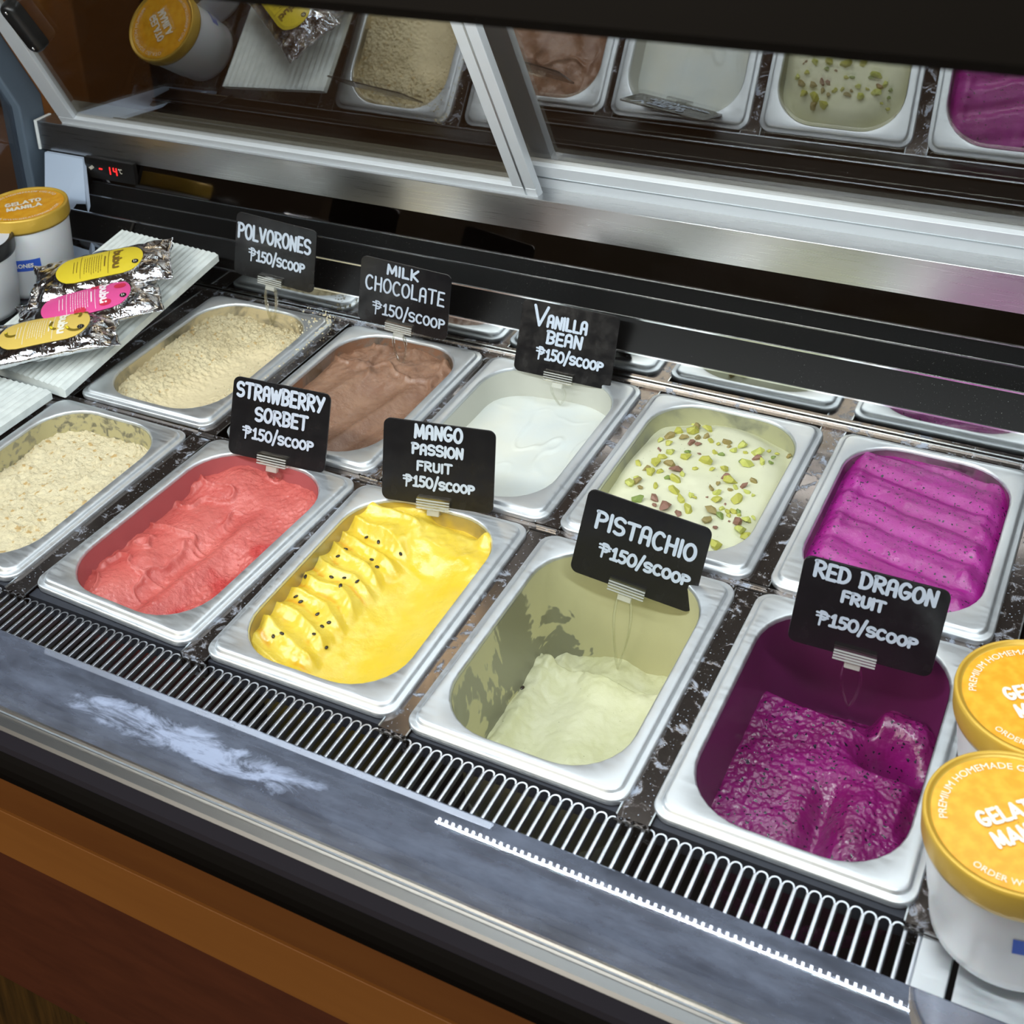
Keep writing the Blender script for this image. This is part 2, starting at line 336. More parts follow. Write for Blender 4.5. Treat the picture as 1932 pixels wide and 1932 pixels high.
# ---------------------------------------------------------------- strokes (hand lettering)
def arc(cx, cy, rx, ry, a0, a1, n=12):
    return [(cx + rx * math.cos(math.radians(a0 + (a1 - a0) * k / n)), cy + ry * math.sin(math.radians(a0 + (a1 - a0) * k / n))) for k in range(n + 1)]
SG = [(0.5, 0.86)] + arc(0.27, 0.74, 0.25, 0.25, 40, 265, 10) + arc(0.27, 0.26, 0.26, 0.25, 88, -140, 10)
PG = [[(0.06, 0), (0.06, 0.98)], [(0.0, 1.0), (0.25, 1.0)] + arc(0.25, 0.75, 0.27, 0.25, 90, -90, 8) + [(0.06, 0.48)]]
GLY = {
 'P': (0.54, PG), 'O': (0.56, [arc(0.28, 0.5, 0.27, 0.5, 90, 450, 20)]), 'L': (0.46, [[(0.04, 1), (0.04, 0), (0.44, 0)]]),
 'V': (0.56, [[(0, 1), (0.26, 0), (0.54, 1)]]), 'R': (0.56, PG + [[(0.2, 0.48), (0.54, 0)]]),
 'N': (0.52, [[(0.03, 0), (0.05, 1), (0.46, 0.02), (0.5, 1.0)]]), 'E': (0.46, [[(0.44, 1), (0.05, 1), (0.03, 0), (0.46, 0.0)], [(0.04, 0.5), (0.40, 0.5)]]),
 'S': (0.54, [SG]), 'M': (0.66, [[(0.02, 0), (0.06, 1), (0.33, 0.15), (0.58, 1), (0.64, 0)]]), 'I': (0.1, [[(0.05, 0), (0.05, 1)]]),
 'K': (0.52, [[(0.04, 0), (0.04, 1)], [(0.5, 1), (0.1, 0.46), (0.5, 0)]]), 'C': (0.54, [arc(0.3, 0.5, 0.28, 0.5, 48, 312, 16)]),
 'H': (0.52, [[(0.04, 0), (0.04, 1)], [(0.48, 0), (0.48, 1)], [(0.04, 0.5), (0.48, 0.5)]]),
 'A': (0.50, [[(0.03, 0), (0.05, 0.7)] + arc(0.25, 0.75, 0.2, 0.25, 170, 10, 8) + [(0.46, 0)], [(0.04, 0.42), (0.46, 0.42)]]),
 'T': (0.56, [[(0, 1), (0.56, 1)], [(0.28, 1), (0.28, 0)]]), 'B': (0.52, PG + [arc(0.22, 0.24, 0.28, 0.24, 90, -90, 8) + [(0.04, 0)]]),
 'F': (0.46, [[(0.46, 1), (0.05, 1), (0.05, 0)], [(0.05, 0.55), (0.4, 0.55)]]), 'U': (0.52, [[(0.04, 1), (0.04, 0.25)] + arc(0.26, 0.25, 0.22, 0.25, 180, 360, 8) + [(0.48, 1)]]),
 'G': (0.58, [arc(0.3, 0.5, 0.28, 0.5, 50, 330, 16) + [(0.54, 0.42), (0.3, 0.42)]]), 'D': (0.58, [[(0.06, 0), (0.06, 1)], [(0.0, 1.0), (0.2, 1.0)] + arc(0.2, 0.5, 0.36, 0.5, 90, -90, 12) + [(0.03, 0)]]),
 'W': (0.7, [[(0, 1), (0.16, 0), (0.35, 0.85), (0.52, 0), (0.7, 1)]]), 'Y': (0.56, [[(0, 1), (0.28, 0.5)], [(0.56, 1), (0.2, 0)]]),
 '1': (0.40, [[(0.06, 0.78), (0.24, 1), (0.22, 0)], [(0.0, 0), (0.44, 0)]]), '5': (0.52, [[(0.52, 1), (0.12, 1), (0.08, 0.58)] + arc(0.24, 0.3, 0.26, 0.3, 110, -140, 12)]),
 '0': (0.6, [arc(0.3, 0.5, 0.29, 0.5, 90, 450, 20)]), '/': (0.34, [[(0.36, 1.25), (0.0, -0.2)]]), ' ': (0.3, []),
 '$': (0.86, [[(0.30, -0.12), (0.32, 1.02)], [(0.26, 1.1), (0.46, 1.1)] + arc(0.46, 0.75, 0.28, 0.35, 90, -90, 10) + [(0.32, 0.40)], [(0.0, 0.96), (0.86, 0.84)], [(0.03, 0.66), (0.80, 0.60)]]),
 'a': (0.62, [[(0, 0), (0.31, 1), (0.62, 0)], [(0.12, 0.3), (0.5, 0.3)]]),
 'b': (0.52, [[(0.06, 1.35), (0.06, 0)], arc(0.27, 0.42, 0.22, 0.40, 90, 450, 16)]), 'u': (0.5, [[(0.05, 0.85), (0.05, 0.3)] + arc(0.25, 0.3, 0.2, 0.28, 180, 360, 8) + [(0.45, 0.85), (0.45, 0.02)]]),
}
def ribbon(mb, pts, wd, fn, k=[0]):
    """round-ended marker stroke laid on a surface given by fn(x, y, lift); every piece gets its own tiny lift"""
    P2 = [np.array(p, float) for p in pts]
    for a, b in zip(P2[:-1], P2[1:]):
        d = b - a; L = np.hypot(*d)
        if L < 1e-9: continue
        k[0] = (k[0] + 1) % 11; dz = 0.00002 * k[0]
        n = np.array((-d[1], d[0])) / L * wd / 2
        m = max(1, int(L / 0.004)); v = []
        for q in range(m + 1):
            c = a + d * q / m; v += [fn(*(c + n), dz), fn(*(c - n), dz)]
        mb.add(v, [(2 * q, 2 * q + 1, 2 * q + 3, 2 * q + 2) for q in range(m)])
    for p in P2:
        k[0] = (k[0] + 1) % 11; dz = 0.00002 * k[0] + 0.00025
        v = [fn(p[0] + wd / 2 * math.cos(t * PI / 6), p[1] + wd / 2 * math.sin(t * PI / 6), dz) for t in range(12)]
        mb.add(v, [tuple(range(12))])
def write(mb, text, x0, x1, y0, y1, wd, fn, rnd, small=1.0, adv=0.16, jit=1):
    x0 += wd / 2; x1 -= wd / 2; y0 += wd / 2; y1 -= wd / 2
    """text fitted into a box, baseline y0, cap height y1-y0"""
    tot = 0
    for ch in text: tot += GLY[ch][0] + adv
    tot -= adv; sx = (x1 - x0) / tot; H = y1 - y0; x = x0
    after = False
    for ch in text:
        w_, st = GLY[ch]; hh = H * (1 + jit * rnd.uniform(-.04, .04)); dy = jit * rnd.uniform(-.03, .03) * H
        if after: hh *= small; dy += 0.0
        for s_ in st:
            ribbon(mb, [(x + px * sx, y0 + dy + py * hh) for px, py in s_], wd * (0.72 if ch == '$' else 1), fn)
        x += (w_ + adv) * sx
        if ch == '/': after = True
def text_verts(s_, size, bold=0.0):
    cu = bpy.data.curves.new('t', 'FONT'); cu.body = s_; cu.size = size; cu.offset = bold; cu.align_x = 'CENTER'; cu.resolution_u = 3
    o = bpy.data.objects.new('t', cu); C.objects.link(o); dg = bpy.context.evaluated_depsgraph_get()
    me = o.evaluated_get(dg).to_mesh()
    v = [tuple(q.co) for q in me.vertices]; f = [tuple(p.vertices) for p in me.polygons]
    o.evaluated_get(dg).to_mesh_clear(); bpy.data.objects.remove(o); bpy.data.curves.remove(cu)
    return v, f

# ---------------------------------------------------------------- the room
def struct(o): o['kind'] = 'structure'; return o
struct(box('floor', -4.5, 2.5, -2.5, 3.0, -1.0, -0.95, M['floor']))
struct(box('wall_back', -4.5, 2.5, 2.75, 2.85, -0.95, 1.75, M['roomwall']))
struct(box('wall_left', -4.5, -4.4, -2.5, 2.75, -0.95, 1.75, M['roomwall']))
struct(box('ceiling', -4.5, 2.5, -2.5, 2.85, 1.75, 1.80, M['roomwall']))
p = box('wall_pillar', -2.68, -2.42, 2.36, 2.60, -0.95, 1.75, M['pillar'], bevel=0.01)
tag(p, 'tan wall pillar lit by a warm lamp, behind the left sliding door', 'pillar')
p = box('back_counter', -3.2, 1.2, 1.90, 2.34, -0.95, -0.42, M['roomwall'], bevel=0.01)
tag(p, 'dark brown service counter seen dimly through the rear glass doors', 'counter')
def spot(name, loc, tgt, pw, col, ang, bl=0.6):
    l = bpy.data.lights.new(name, 'SPOT'); l.energy = pw; l.color = col; l.spot_size = math.radians(ang); l.spot_blend = bl; l.shadow_soft_size = 0.03
    o = bpy.data.objects.new(name, l); C.objects.link(o); o.location = loc
    o.rotation_euler = (Vector(tgt) - Vector(loc)).to_track_quat('-Z', 'Y').to_euler()
spot('pillar_spot', (-2.5, 2.10, 0.05), (-2.55, 2.38, -0.5), 0.8, (1.0, 0.66, 0.36), 95)
def bulb(x, y, z, label):
    t_ = empty('pendant_lamp', (x, y, z)); tag(t_, label, 'lamp'); t_.scale = (0.5, 0.5, 1.0)
    me_ = NT('warm_bulb'); me_.set(Base_Color=(1, .6, .3, 1), Emission_Color=(1, 0.62, 0.25, 1), Emission_Strength=7)
    v, f = lathe([(0.0005, -0.03), (0.014, -0.026), (0.022, -0.008), (0.02, 0.012), (0.010, 0.026), (0.0005, 0.03)], 20)
    obj('bulb', v, f, me_.m, t_, True)
    v, f = lathe([(0.05, -0.02), (0.045, 0.0), (0.02, 0.05), (0.012, 0.06), (0.011, 0.055), (0.042, -0.002), (0.047, -0.02)], 28)
    obj('lamp_shade', v, f, M['black'], t_, True)
    box('cord', -0.002, 0.002, -0.002, 0.002, 0.058, 1.75 - z, M['black'], t_)
bulb(-0.913, 1.64, 1.44, 'small warm pendant lamp hanging behind the display case')

# ---------------------------------------------------------------- the display case
case = empty('display_case', (-0.5, 0.8, -0.95))
tag(case, 'long refrigerated gelato display case with slanted rear glass doors and wood base', 'display case')
class CaseFrame: pass
def cpart(o, parent=case):
    o.parent = parent
    if parent is case: o.matrix_parent_inverse = Matrix.Translation((0.5, -0.8, 0.95))
    return o
XL, XR = -1.26, 0.34
# well under the pans
cpart(MB().box(XL, XR, 0.50, 1.10, -0.20, -0.19).box(XL, XR, 0.50, 0.505, -0.19, -0.012).box(XL, XR, 1.096, 1.101, -0.19, -0.004)
      .obj('well', M['cavity']))
# dividers between the pan columns (front row and back row), x centre of each strip
for x in (-0.978, -0.7985, -0.618, -0.4445, -0.268, -0.0905, 0.088):
    for y0, y1 in ((0.612, 0.846), (0.858, 1.086)):
        wd = 0.0115
        cpart(MB().extr_x([(y0, -0.0035), (y1, -0.0035), (y1, -0.02), (y0, -0.02)], x - wd, x + wd).obj('pan_divider', M['divider']))
        cpart(MB().box(x - wd, x - wd + 0.001, y0, y1, -0.02, -0.0028).box(x + wd - 0.001, x + wd, y0, y1, -0.02, -0.0028).obj('divider_edge', M['alu']))
cr = cpart(MB().box(XL, XR, 0.8465, 0.8575, -0.018, -0.0045).obj('cross_rail', M['divider']))
br = cpart(box('back_rail', XL, XR, 1.0845, 1.0935, -0.02, -0.002, M['divider']))
cpart(MB().box(XL, XR, 1.0905, 1.0925, -0.002, -0.0008).obj('rail_lip', M['bright']))
fr = cpart(MB().box(XL, XR, 0.6150, 0.624, -0.02, -0.0055).obj('front_rail', M['cavity']))
for x in (-0.978, -0.7985, -0.618, -0.4445, -0.268, -0.0905):   # bright tab beside a dark slot at every junction
    for y in (0.8535, 1.0875, 0.6135):
        pz = -0.0042 if y != 0.6135 else -0.0052
        cpart(MB().box(x - 0.008, x + 0.010, y, y + 0.0018, pz, pz + 0.0016).obj('rail_tab', M['bright']))
        cpart(MB().box(x - 0.012, x + 0.012, y - 0.0045, y - 0.0035, pz, pz + 0.0004).obj('rail_slot', M['black']))
# air grille: notched plate along the pans, then one bar after another
gy0, gy1, gz = 0.5712, 0.6128, -0.0060
plate = MB(); bars = []
pitch = 0.00800; bw = 0.00130
x = -1.10; n = 0
while x < -0.088:
    bars.append(x); x += pitch
bm_ = MB().box(-bw, bw, gy0 - 0.004, gy1 - 0.003, -0.0045, 0.0); bo = bm_.obj('grille_bar', M['bar'], bevel=0.0005, seg=1)
first = True
for x in bars:
    o = bo if first else bo.copy()
    if not first: C.objects.link(o)
    o.location = (x, 0, gz); cpart(o); first = False
for a, b in zip(bars[:-1], bars[1:]):                 # rounded slot ends
    r = (b - a) / 2 - bw; cxm = (a + b) / 2
    pts = [(cxm + r * math.cos(t), gy1 - 0.0040 + r * math.sin(t)) for t in [PI * k / 8 for k in range(9)]]
    v = []
    for (px, py) in pts: v += [(px, py, gz + 0.0001), (cxm + (px - cxm) / r * (r + bw * 0.9), gy1 - 0.0040 + (py - gy1 + 0.0040) / r * (r + bw * 0.9), gz + 0.0001)]
    plate.add(v, [(2 * i, 2 * i + 2, 2 * i + 3, 2 * i + 1) for i in range(8)])
plate.box(bars[0] - 0.2, bars[0] - bw, gy0 - 0.004, gy1, gz - 0.004, gz)
cpart(plate.obj('grille_slot_edge', M['bar']))
cpart(box('grille_end_plate', bars[-1] + bw, -0.0725, gy0 - 0.004, 0.618, gz - 0.004, gz, M['pan'], bevel=0.0008))
cpart(box('grille_side_plate', -0.069, XR, gy0 - 0.004, 0.85, gz - 0.004, gz, M['pan'], bevel=0.0008))
# front inner panel, glass channel, bumper
prof = [(gy0, -0.0004), (gy0 - 0.001, 0.0), (0.5115, -0.0002), (0.5115, -0.012), (gy0, -0.012)]
fp = cpart(MB().extr_x(prof, XL, XR).obj('front_inner_panel', M['front'], smooth=False))
cpart(MB().extr_x([(0.5112, 0.0018), (0.5092, 0.0024), (0.5082, 0.0012), (0.5082, -0.012), (0.5112, -0.012)], XL, XR).obj('glass_channel_lip', M['bright']))
cpart(MB().extr_x([(0.5045, 0.0), (0.4985, -0.0004), (0.4965, -0.003), (0.4965, -0.014), (0.5080, -0.014), (0.5080, -0.001)], XL, XR).obj('glass_channel', M['alu']))
cpart(MB().extr_x([(0.4963, -0.0022), (0.4890, -0.0060), (0.4868, -0.0090), (0.4868, -0.020), (0.4963, -0.020)], XL, XR).obj('bumper_lip', M['navy']))
cpart(MB().extr_x([(0.4866, -0.0085), (0.4835, -0.0110), (0.4805, -0.0150), (0.4795, -0.0200), (0.4800, -0.0260), (0.50, -0.0270), (0.50, -0.0200), (0.4866, -0.0200)], XL, XR).obj('bumper', M['bumper']))
def front_strip(name, y, za, zb, mat, dy=0.02, bv=0.002):
    return cpart(box(name, XL, XR, y, y + dy, zb, za, mat, bevel=bv))
front_strip('wood_board', 0.4815, -0.0265, -0.0588, M['wood1'], 0.02, 0.0005)
front_strip('wood_board', 0.4810, -0.0612, -0.1060, M['wood1_lit'], 0.02, 0.0005)
front_strip('maroon_panel', 0.4870, -0.1060, -0.262, M['wood2'], 0.018, 0.001)
front_strip('grained_panel', 0.4960, -0.262, -0.95, M['wood3'], 0.012, 0.001)
cpart(box('base_body', XL, XR, 0.512, 1.19, -0.95, -0.205, M['black']))
# rear: polished strip, stepped black louvres with bright lips
def prof_part(name, a, b, mat, th=0.002):
    (y0, z0), (y1, z1) = a, b; d = Vector((y1 - y0, z1 - z0)).normalized(); nx_, nz_ = d.y * th, -d.x * th
    return cpart(MB().extr_x([(y0, z0), (y1, z1), (y1 + nx_, z1 + nz_), (y0 + nx_, z0 + nz_)], -1.20, XR).obj(name, mat))
prof_part('polished_back_strip', (1.0942, -0.004), (1.0942, 0.0265), M['mirror'])
L1 = [((1.0935, 0.0275), (1.1135, 0.0530)), ((1.1165, 0.0520), (1.1380, 0.0640)), ((1.1405, 0.0630), (1.1560, 0.0725))]
for (a, b) in L1:
    lv = prof_part('louvre', a, b, M['louvre'], 0.0015)
for (y, z, r) in ((1.0928, 0.0278, 0.0008), (1.1140, 0.0535, 0.0008), (1.1385, 0.0647, 0.0007), (1.1568, 0.0735, 0.0007)):
    cpart(MB().extr_x([(y - r, z - r), (y + r, z - r), (y + r, z + r), (y - r, z + r)], -1.20, XR).obj('louvre_lip', M['bright']))
prof_part('glossy_back_panel', (1.1580, 0.0735), (1.1660, 0.1020), M['panel'])
cpart(MB().box(-1.285, XR, 1.170, 1.215, -0.2, 0.100).obj('back_wall', M['black']))
cpart(MB().extr_x([(1.0905, 0.0285), (1.1115, 0.0535), (1.1105, 0.0545), (1.0895, 0.0295)], -1.100, -1.097).obj('inner_seam', M['black']))
# service beam
bz0, bz1 = 0.1015, 0.1385
bp = [(1.1650, bz0), (1.1650, bz1 - 0.0006), (1.1656, bz1), (1.215, bz1), (1.215, bz0), (1.167, bz0)]
cpart(MB().extr_x(bp, -1.2865, XR).obj('service_beam', M['beam']))
cpart(MB().extr_x([(1.1638, bz0 - 0.001), (1.1638, bz1 + 0.001), (1.191, bz1 + 0.001), (1.191, bz1 - 0.0025), (1.1662, bz1 - 0.0025), (1.1662, bz0 - 0.001)], -1.2910, -1.2866).obj('beam_end_cap', M['white'], bevel=0.0006, seg=1))
# post and end frame at the left
lp = [(-1.225, 1.080, -0.03), (-1.150, 1.080, -0.005), (-1.148, 1.086, 0.018), (-1.212, 1.158, 0.1005), (-1.275, 1.158, 0.1005), (-1.225, 1.086, 0.010)]
cpart(fixn(obj('liner_post', lp + [(a, b + 0.005, c) for a, b, c in lp], [tuple(range(6)), tuple(range(6, 12))[::-1]] + [(i, (i + 1) % 6, 6 + (i + 1) % 6, 6 + i) for i in range(6)], M['liner'])))
cpart(MB().extr_x([(1.150, -0.2), (1.150, 0.160), (0.985, 0.520), (1.010, 0.535), (1.190, 0.165), (1.190, -0.2)], -1.318, -1.296).obj('end_frame', M['greyblue'], bevel=0.003))
cpart(MB().extr_x([(1.165, -0.2), (1.165, 0.175), (0.995, 0.535), (1.015, 0.545), (1.195, 0.180), (1.195, -0.2)], -1.345, -1.320).obj('end_frame_outer', M['greyblue'], bevel=0.003))
cpart(MB().extr_x([(0.50, -0.01), (0.43, 0.545), (0.985, 0.53), (1.150, 0.165), (1.150, -0.01)], -1.312, -1.308).obj('side_glass', M['sideglass']))
# temperature display
disp = empty('temperature_display'); 
cpart(disp)
A_ = Vector((-1.2075, 1.1620, 0.1050))
def dbox(name, u0, u1, v0, v1, d, mat, th=0.0006):
    return box(name, A_.x + u0, A_.x + u1, A_.y - d - th, A_.y - d, A_.z - v1, A_.z - v0, mat, disp)
dbox('display_case_body', 0, 0.078, 0, 0.0265, 0.0, M['black'], 0.006)
sx, sy, sw = 0.040, 0.0085, 0.0015
def seg(u0, u1, v0, v1): return dbox('digit_segment', u0, u1, v0, v1, 0.006, M['red_led'])
seg(0.0225, 0.0275, 0.0120, 0.0136)
for z0_ in (0.0085, 0.0137): seg(0.0392, 0.0406, z0_, z0_ + 0.0045)
for (u, v, du, dv) in ((0.0450, 0.0085, 0.0014, 0.0045), (0.0496, 0.0085, 0.0014, 0.0045), (0.0496, 0.0137, 0.0014, 0.0045), (0.0462, 0.0126, 0.0036, 0.0013)):
    seg(u, u + du, v, v + dv)
mb = MB()
fn_d = lambda x, y, l: (A_.x + x, A_.y - 0.0068 - l, A_.z - y)
for k in range(5):
    ribbon(mb, [(0.0095 + 0.0013 * k - 0.0026, 0.0100 - 0.0008 * k + 0.003), (0.0095 + 0.0013 * k, 0.0145 - 0.0008 * k + 0.001 )], 0.0008, fn_d)
for s_ in (arc(0.0585, 0.0115, 0.0019, 0.0027, 48, 312, 10), arc(0.0552, 0.0092, 0.0006, 0.0006, 0, 360, 8)):
    ribbon(mb, s_, 0.0007, fn_d)
mb.obj('display_print', M['print_white'], disp)
# slanted sliding doors
TH = math.radians(26.5)
def dpt(x, s_, d):   # point on the door plane: s_ metres up the slope, d metres in front of the plane
    y = 1.2020 - s_ * math.sin(TH) - d * math.cos(TH); z = 0.1385 + s_ * math.cos(TH) - d * math.sin(TH)
    return (x, y, z)
def dbar(name, x0, x1, s0, s1, d0, d1, mat, parent, bevel=0.0008):
    v = [dpt(x, s_, d) for d in (d0, d1) for (x, s_) in ((x0, s0), (x1, s0), (x1, s1), (x0, s1))]
    o = fixn(obj(name, v, [(0, 3, 2, 1), (4, 5, 6, 7), (0, 1, 5, 4), (1, 2, 6, 5), (2, 3, 7, 6), (3, 0, 4, 7)], mat, parent))
    if bevel: bev(o, bevel, 1)
    return o
DL = 0.452
def door(x0, x1, dd, lw, rw, rail, label, handle):
    d = empty('sliding_door', (0, 0, 0)); cpart(d); d['label'] = label
    dbar('glass_pane', x0 + 0.008, x1 - 0.008, 0.01, DL - 0.01, dd - 0.0025, dd + 0.0005, M['doorglass'], d, 0)
    dbar('bottom_rail', x0, x1, 0.001, rail, dd - 0.005, dd + 0.006, M['alu_white'], d)
    dbar('rail_groove', x0 + lw, x1 - rw, rail * 0.50, rail * 0.56, dd + 0.006, dd + 0.0066, M['alu'], d, 0)
    dbar('top_rail', x0, x1, DL - 0.03, DL, dd - 0.005, dd + 0.005, M['alu_white'], d)
    dbar('door_stile', x0, x0 + lw, rail, DL - 0.03, dd - 0.005, dd + 0.0058, M['alu_white'], d)
    dbar('stile_groove', x1 - rw * 0.52, x1 - rw * 0.44, 0.002, DL - 0.03, dd + 0.0058, dd + 0.0062, M['alu'], d, 0)
    dbar('door_stile', x1 - rw, x1, rail, DL - 0.03, dd - 0.005, dd + 0.0058, M['alu_white'], d)
    if handle:
        rg = []
        for dz_, ins in ((0.0, 0), (0.010, 0.0), (0.014, 0.0012), (0.016, 0.004)):
            ring = rrect(0, 0, 0.0115 - ins, 0.036 - ins, 0.0105, 0, 6)
            ca, sa = math.cos(0.12), math.sin(0.12)
            rg.append([dpt(x0 + 0.052 + a * ca - b * sa, 0.185 + a * sa + b * ca, dd + 0.001 + dz_) for a, b, _ in ring])
        v, f = loft(rg, cap_last=True); h = fixn(obj('door_handle', v, f, M['black'], d, True))
        for sgn in (-1, 1):
            c0 = dpt(x0 + 0.052 - sgn * 0.003, 0.185 + sgn * 0.027, dd + 0.0172)
            v, f = lathe([(0.0002, 0.0006), (0.0022, 0.0004), (0.0026, -0.002)], 12)
            s1 = obj('handle_screw', v, f, M['bright'], h, True); s1.location = c0; s1.rotation_euler = (PI / 2 + TH - 0.0, 0, 0)
    return d
door(-1.250, -0.597, 0.022, 0.026, 0.027, 0.0250, 'left rear sliding glass door with a black pull handle', True)
door(-0.640, 0.33, 0.0, 0.022, 0.03, 0.0370, 'right rear sliding glass door overlapping the left one', False)
dbar('door_track', -1.275, XR, -0.003, 0.0015, -0.02, 0.031, M['alu_white'], case, 0)
bpy.data.objects['door_track'].matrix_parent_inverse = Matrix.Translation((0.5, -0.8, 0.95))
cpart(box('lamp_rail', -1.29, XR, 0.982, 1.012, 0.553, 0.583, M['black'], bevel=0.002))
# row of small diodes in the lamp over the doors, right of the door overlap
led = NT('white_diode'); led.set(Base_Color=(1, 1, 1, 1), Emission_Color=(0.95, 0.98, 1, 1), Emission_Strength=4)
lb = MB()
x = -0.665
while x < 0.22: lb.box(x, x + 0.0030, 0.9790, 0.9820, 0.5500, 0.5530); x += 0.0085
ldo = cpart(lb.obj('diode_row', led.m)); ldo['kind'] = 'stuff'
# front glass and black canopy edge
cpart(MB().extr_x([(0.5085, 0.000), (0.4700, 0.270), (0.4240, 0.575), (0.4280, 0.575), (0.4740, 0.2705), (0.5125, 0.000)][:3] + [(0.4272, 0.5754), (0.4732, 0.2705), (0.5117, 0.0005)], XL, XR).obj('front_glass', M['frontglass']))
cn = MB().extr_x([(0.4190, 0.5790), (0.4215, 0.5745), (0.4310, 0.5735), (0.4700, 0.5735), (0.4700, 0.6100), (0.4225, 0.6100), (0.4190, 0.6060)], XL, XR)
cpart(cn.obj('canopy_edge', M['canopy']))

# ---------------------------------------------------------------- pans and gelato
PW, RIMX, RIMY, OR = 0.163, 0.0140, 0.0115, 0.044
def wall_inset(d): return 0.0016 + 0.055 * d
def make_rim(L):
    hx, hy = PW / 2, L / 2; R = []
    for ins, z, r in ((0.0004, -0.0045, 0.013), (0.0, -0.0010, 0.013), (0.0004, 0.0, 0.013), (0.0012, 0.0003, 0.0125), (0.0040, 0.0003, 0.011),
                      (0.0047, 0.0009, 0.0105), (0.0052, 0.0022, 0.010), (0.0062, 0.0031, 0.0095), (0.0075, 0.0034, 0.009)):
        R.append(rrect(0, 0, hx - ins, hy - ins, r, z, 8))
    ox, oy = hx - RIMX, hy - RIMY
    for ex, z in ((0.0016, 0.0034), (0.0007, 0.0030), (0.0001, 0.0020), (-0.0003, 0.0004), (-0.0006, -0.002)):
        R.append(rrect(0, 0, ox + ex, oy + ex, OR + ex, z, 8))
    return R
def make_wall(L):
    hx, hy = PW / 2 - RIMX, L / 2 - RIMY; R = []
    for d in (0.0, 0.003, 0.01, 0.03, 0.06, 0.09, 0.108):
        i = wall_inset(d) - 0.001; R.append(rrect(0, 0, hx - i, hy - i, OR - i, -d + 0.0005, 8))
    for e, z in ((0.003, -0.116), (0.009, -0.1195), (0.02, -0.120)):
        i = wall_inset(0.108) - 0.001 + e; R.append(rrect(0, 0, hx - i, hy - i, OR - i, z, 8))
    return R
def pan_parts(label, x, y, L, rz, wall):
    t_ = empty('gelato_pan', (x, y, 0.0), math.radians(rz)); tag(t_, label, 'pan', 'steel pans in the display case')
    v, f = loft(make_rim(L)); r = obj('rim', v, f, M['pan'], t_, True); fixn(r)
    v, f = loft(make_wall(L), cap_last=True); o = obj('inner_wall', v, f, WM[wall], t_, True)
    return t_
LF, LB = 0.229, 0.224
PANS = {}
def pan(key, label, xr, y0, L, rz, wall, xl=None):
    x = xr - PW / 2; y = y0 + L / 2
    PANS[key] = (x, y, L, math.radians(rz)); return pan_parts(label, x, y, L, rz, wall)
pan('F0', 'steel pan of pale crumb-covered gelato, cut off by the left photo edge', -0.808, 0.617, LF, 0, 'crumb')
pan('F1', 'steel pan holding the red strawberry sorbet, front row', -0.6235, 0.6185, LF, -2.0, 'straw')
pan('F2', 'steel pan holding the yellow mango gelato, front row', -0.4515, 0.6170, LF, 0.9, 'mango')
pan('F3', 'nearly empty steel pan with smeared pale green walls, front row', -0.2765, 0.6165, LF, 0, 'pist')
pan('F4', 'half-empty steel pan with purple walls, front row beside the gold-lidded tubs', -0.0975, 0.6185, LF, 0, 'dragondeep')
pan('B0', 'steel pan of beige crumbly gelato right of the white foam board, back row', -0.8005, 0.8585, LB, 0.6, 'polvoron')
pan('B1', 'steel pan of brown chocolate gelato, back row', -0.6185, 0.8575, LB, 0, 'choc')
pan('B2', 'steel pan of white gelato, back row', -0.4475, 0.8575, LB, 0, 'vanilla')
pan('B3', 'steel pan of gelato topped with chopped pistachios, back row', -0.2730, 0.8555, LB, 0, 'pistpale')
pan('B4', 'full steel pan of bright purple ridged gelato, back row at right', -0.0955, 0.8565, LB, 0, 'dragon')

SURF = {}
def gelato(key, name, label, hf, mat, depth, nx=110, ny=150, mask=None):
    x, y, L, rz = PANS[key]; ox, oy = PW / 2 - RIMX, L / 2 - RIMY
    i = wall_inset(depth) - 0.0022; hx, hy, r = ox - i, oy - i, OR - i
    ss = np.linspace(-1, 1, nx); ts = np.linspace(-1, 1, ny)
    T, Q = np.meshgrid(ts, ss, indexing='ij'); Y = T * hy
    ex = np.clip(np.abs(Y) - (hy - r), 0, None); HW = hx - r + np.sqrt(np.clip(r * r - ex * ex, 0, None))
    X = Q * HW; Z = hf(X / ox, Y / oy)
    V = np.stack([X, Y, Z], -1).reshape(-1, 3)
    idx = np.arange(nx * ny).reshape(ny, nx)
    F = np.stack([idx[:-1, :-1], idx[:-1, 1:], idx[1:, 1:], idx[1:, :-1]], -1).reshape(-1, 4).tolist()
    loop = list(idx[0]) + list(idx[1:, -1]) + list(idx[-1, :-1][::-1]) + list(idx[1:-1, 0][::-1])
    n0 = len(V); sk = V[loop].copy(); sk[:, 2] -= 0.012; sk[:, :2] *= 0.99
    V = np.vstack([V, sk]); m = len(loop)
    F += [[loop[a], n0 + a, n0 + (a + 1) % m, loop[(a + 1) % m]] for a in range(m)]
    o = obj(name, V, F, mat, None, True)
    if mask is not None:
        mk = np.clip(np.concatenate([mask(X / ox, Y / oy).reshape(-1), np.zeros(m)]), 0, 1)
        o.data.attributes.new('mask', 'FLOAT', 'POINT').data.foreach_set('value', mk.astype(np.float32))
    o.location = (x, y, 0); o.rotation_euler = (0, 0, rz)
    SURF[key] = (lambda wx_, wy_: (lambda c_, s_: float(hf(np.array(((wx_ - x) * c_ + (wy_ - y) * s_) / ox), np.array((-(wx_ - x) * s_ + (wy_ - y) * c_) / oy))))(math.cos(rz), math.sin(rz)))
    return tag(o, label, 'gelato')
def onsurf(key, u, v):
    z = -0.01
    for _ in range(12): q = P(u, v, z); z = SURF[key](q.x, q.y)
    return Vector((q.x, q.y, z))
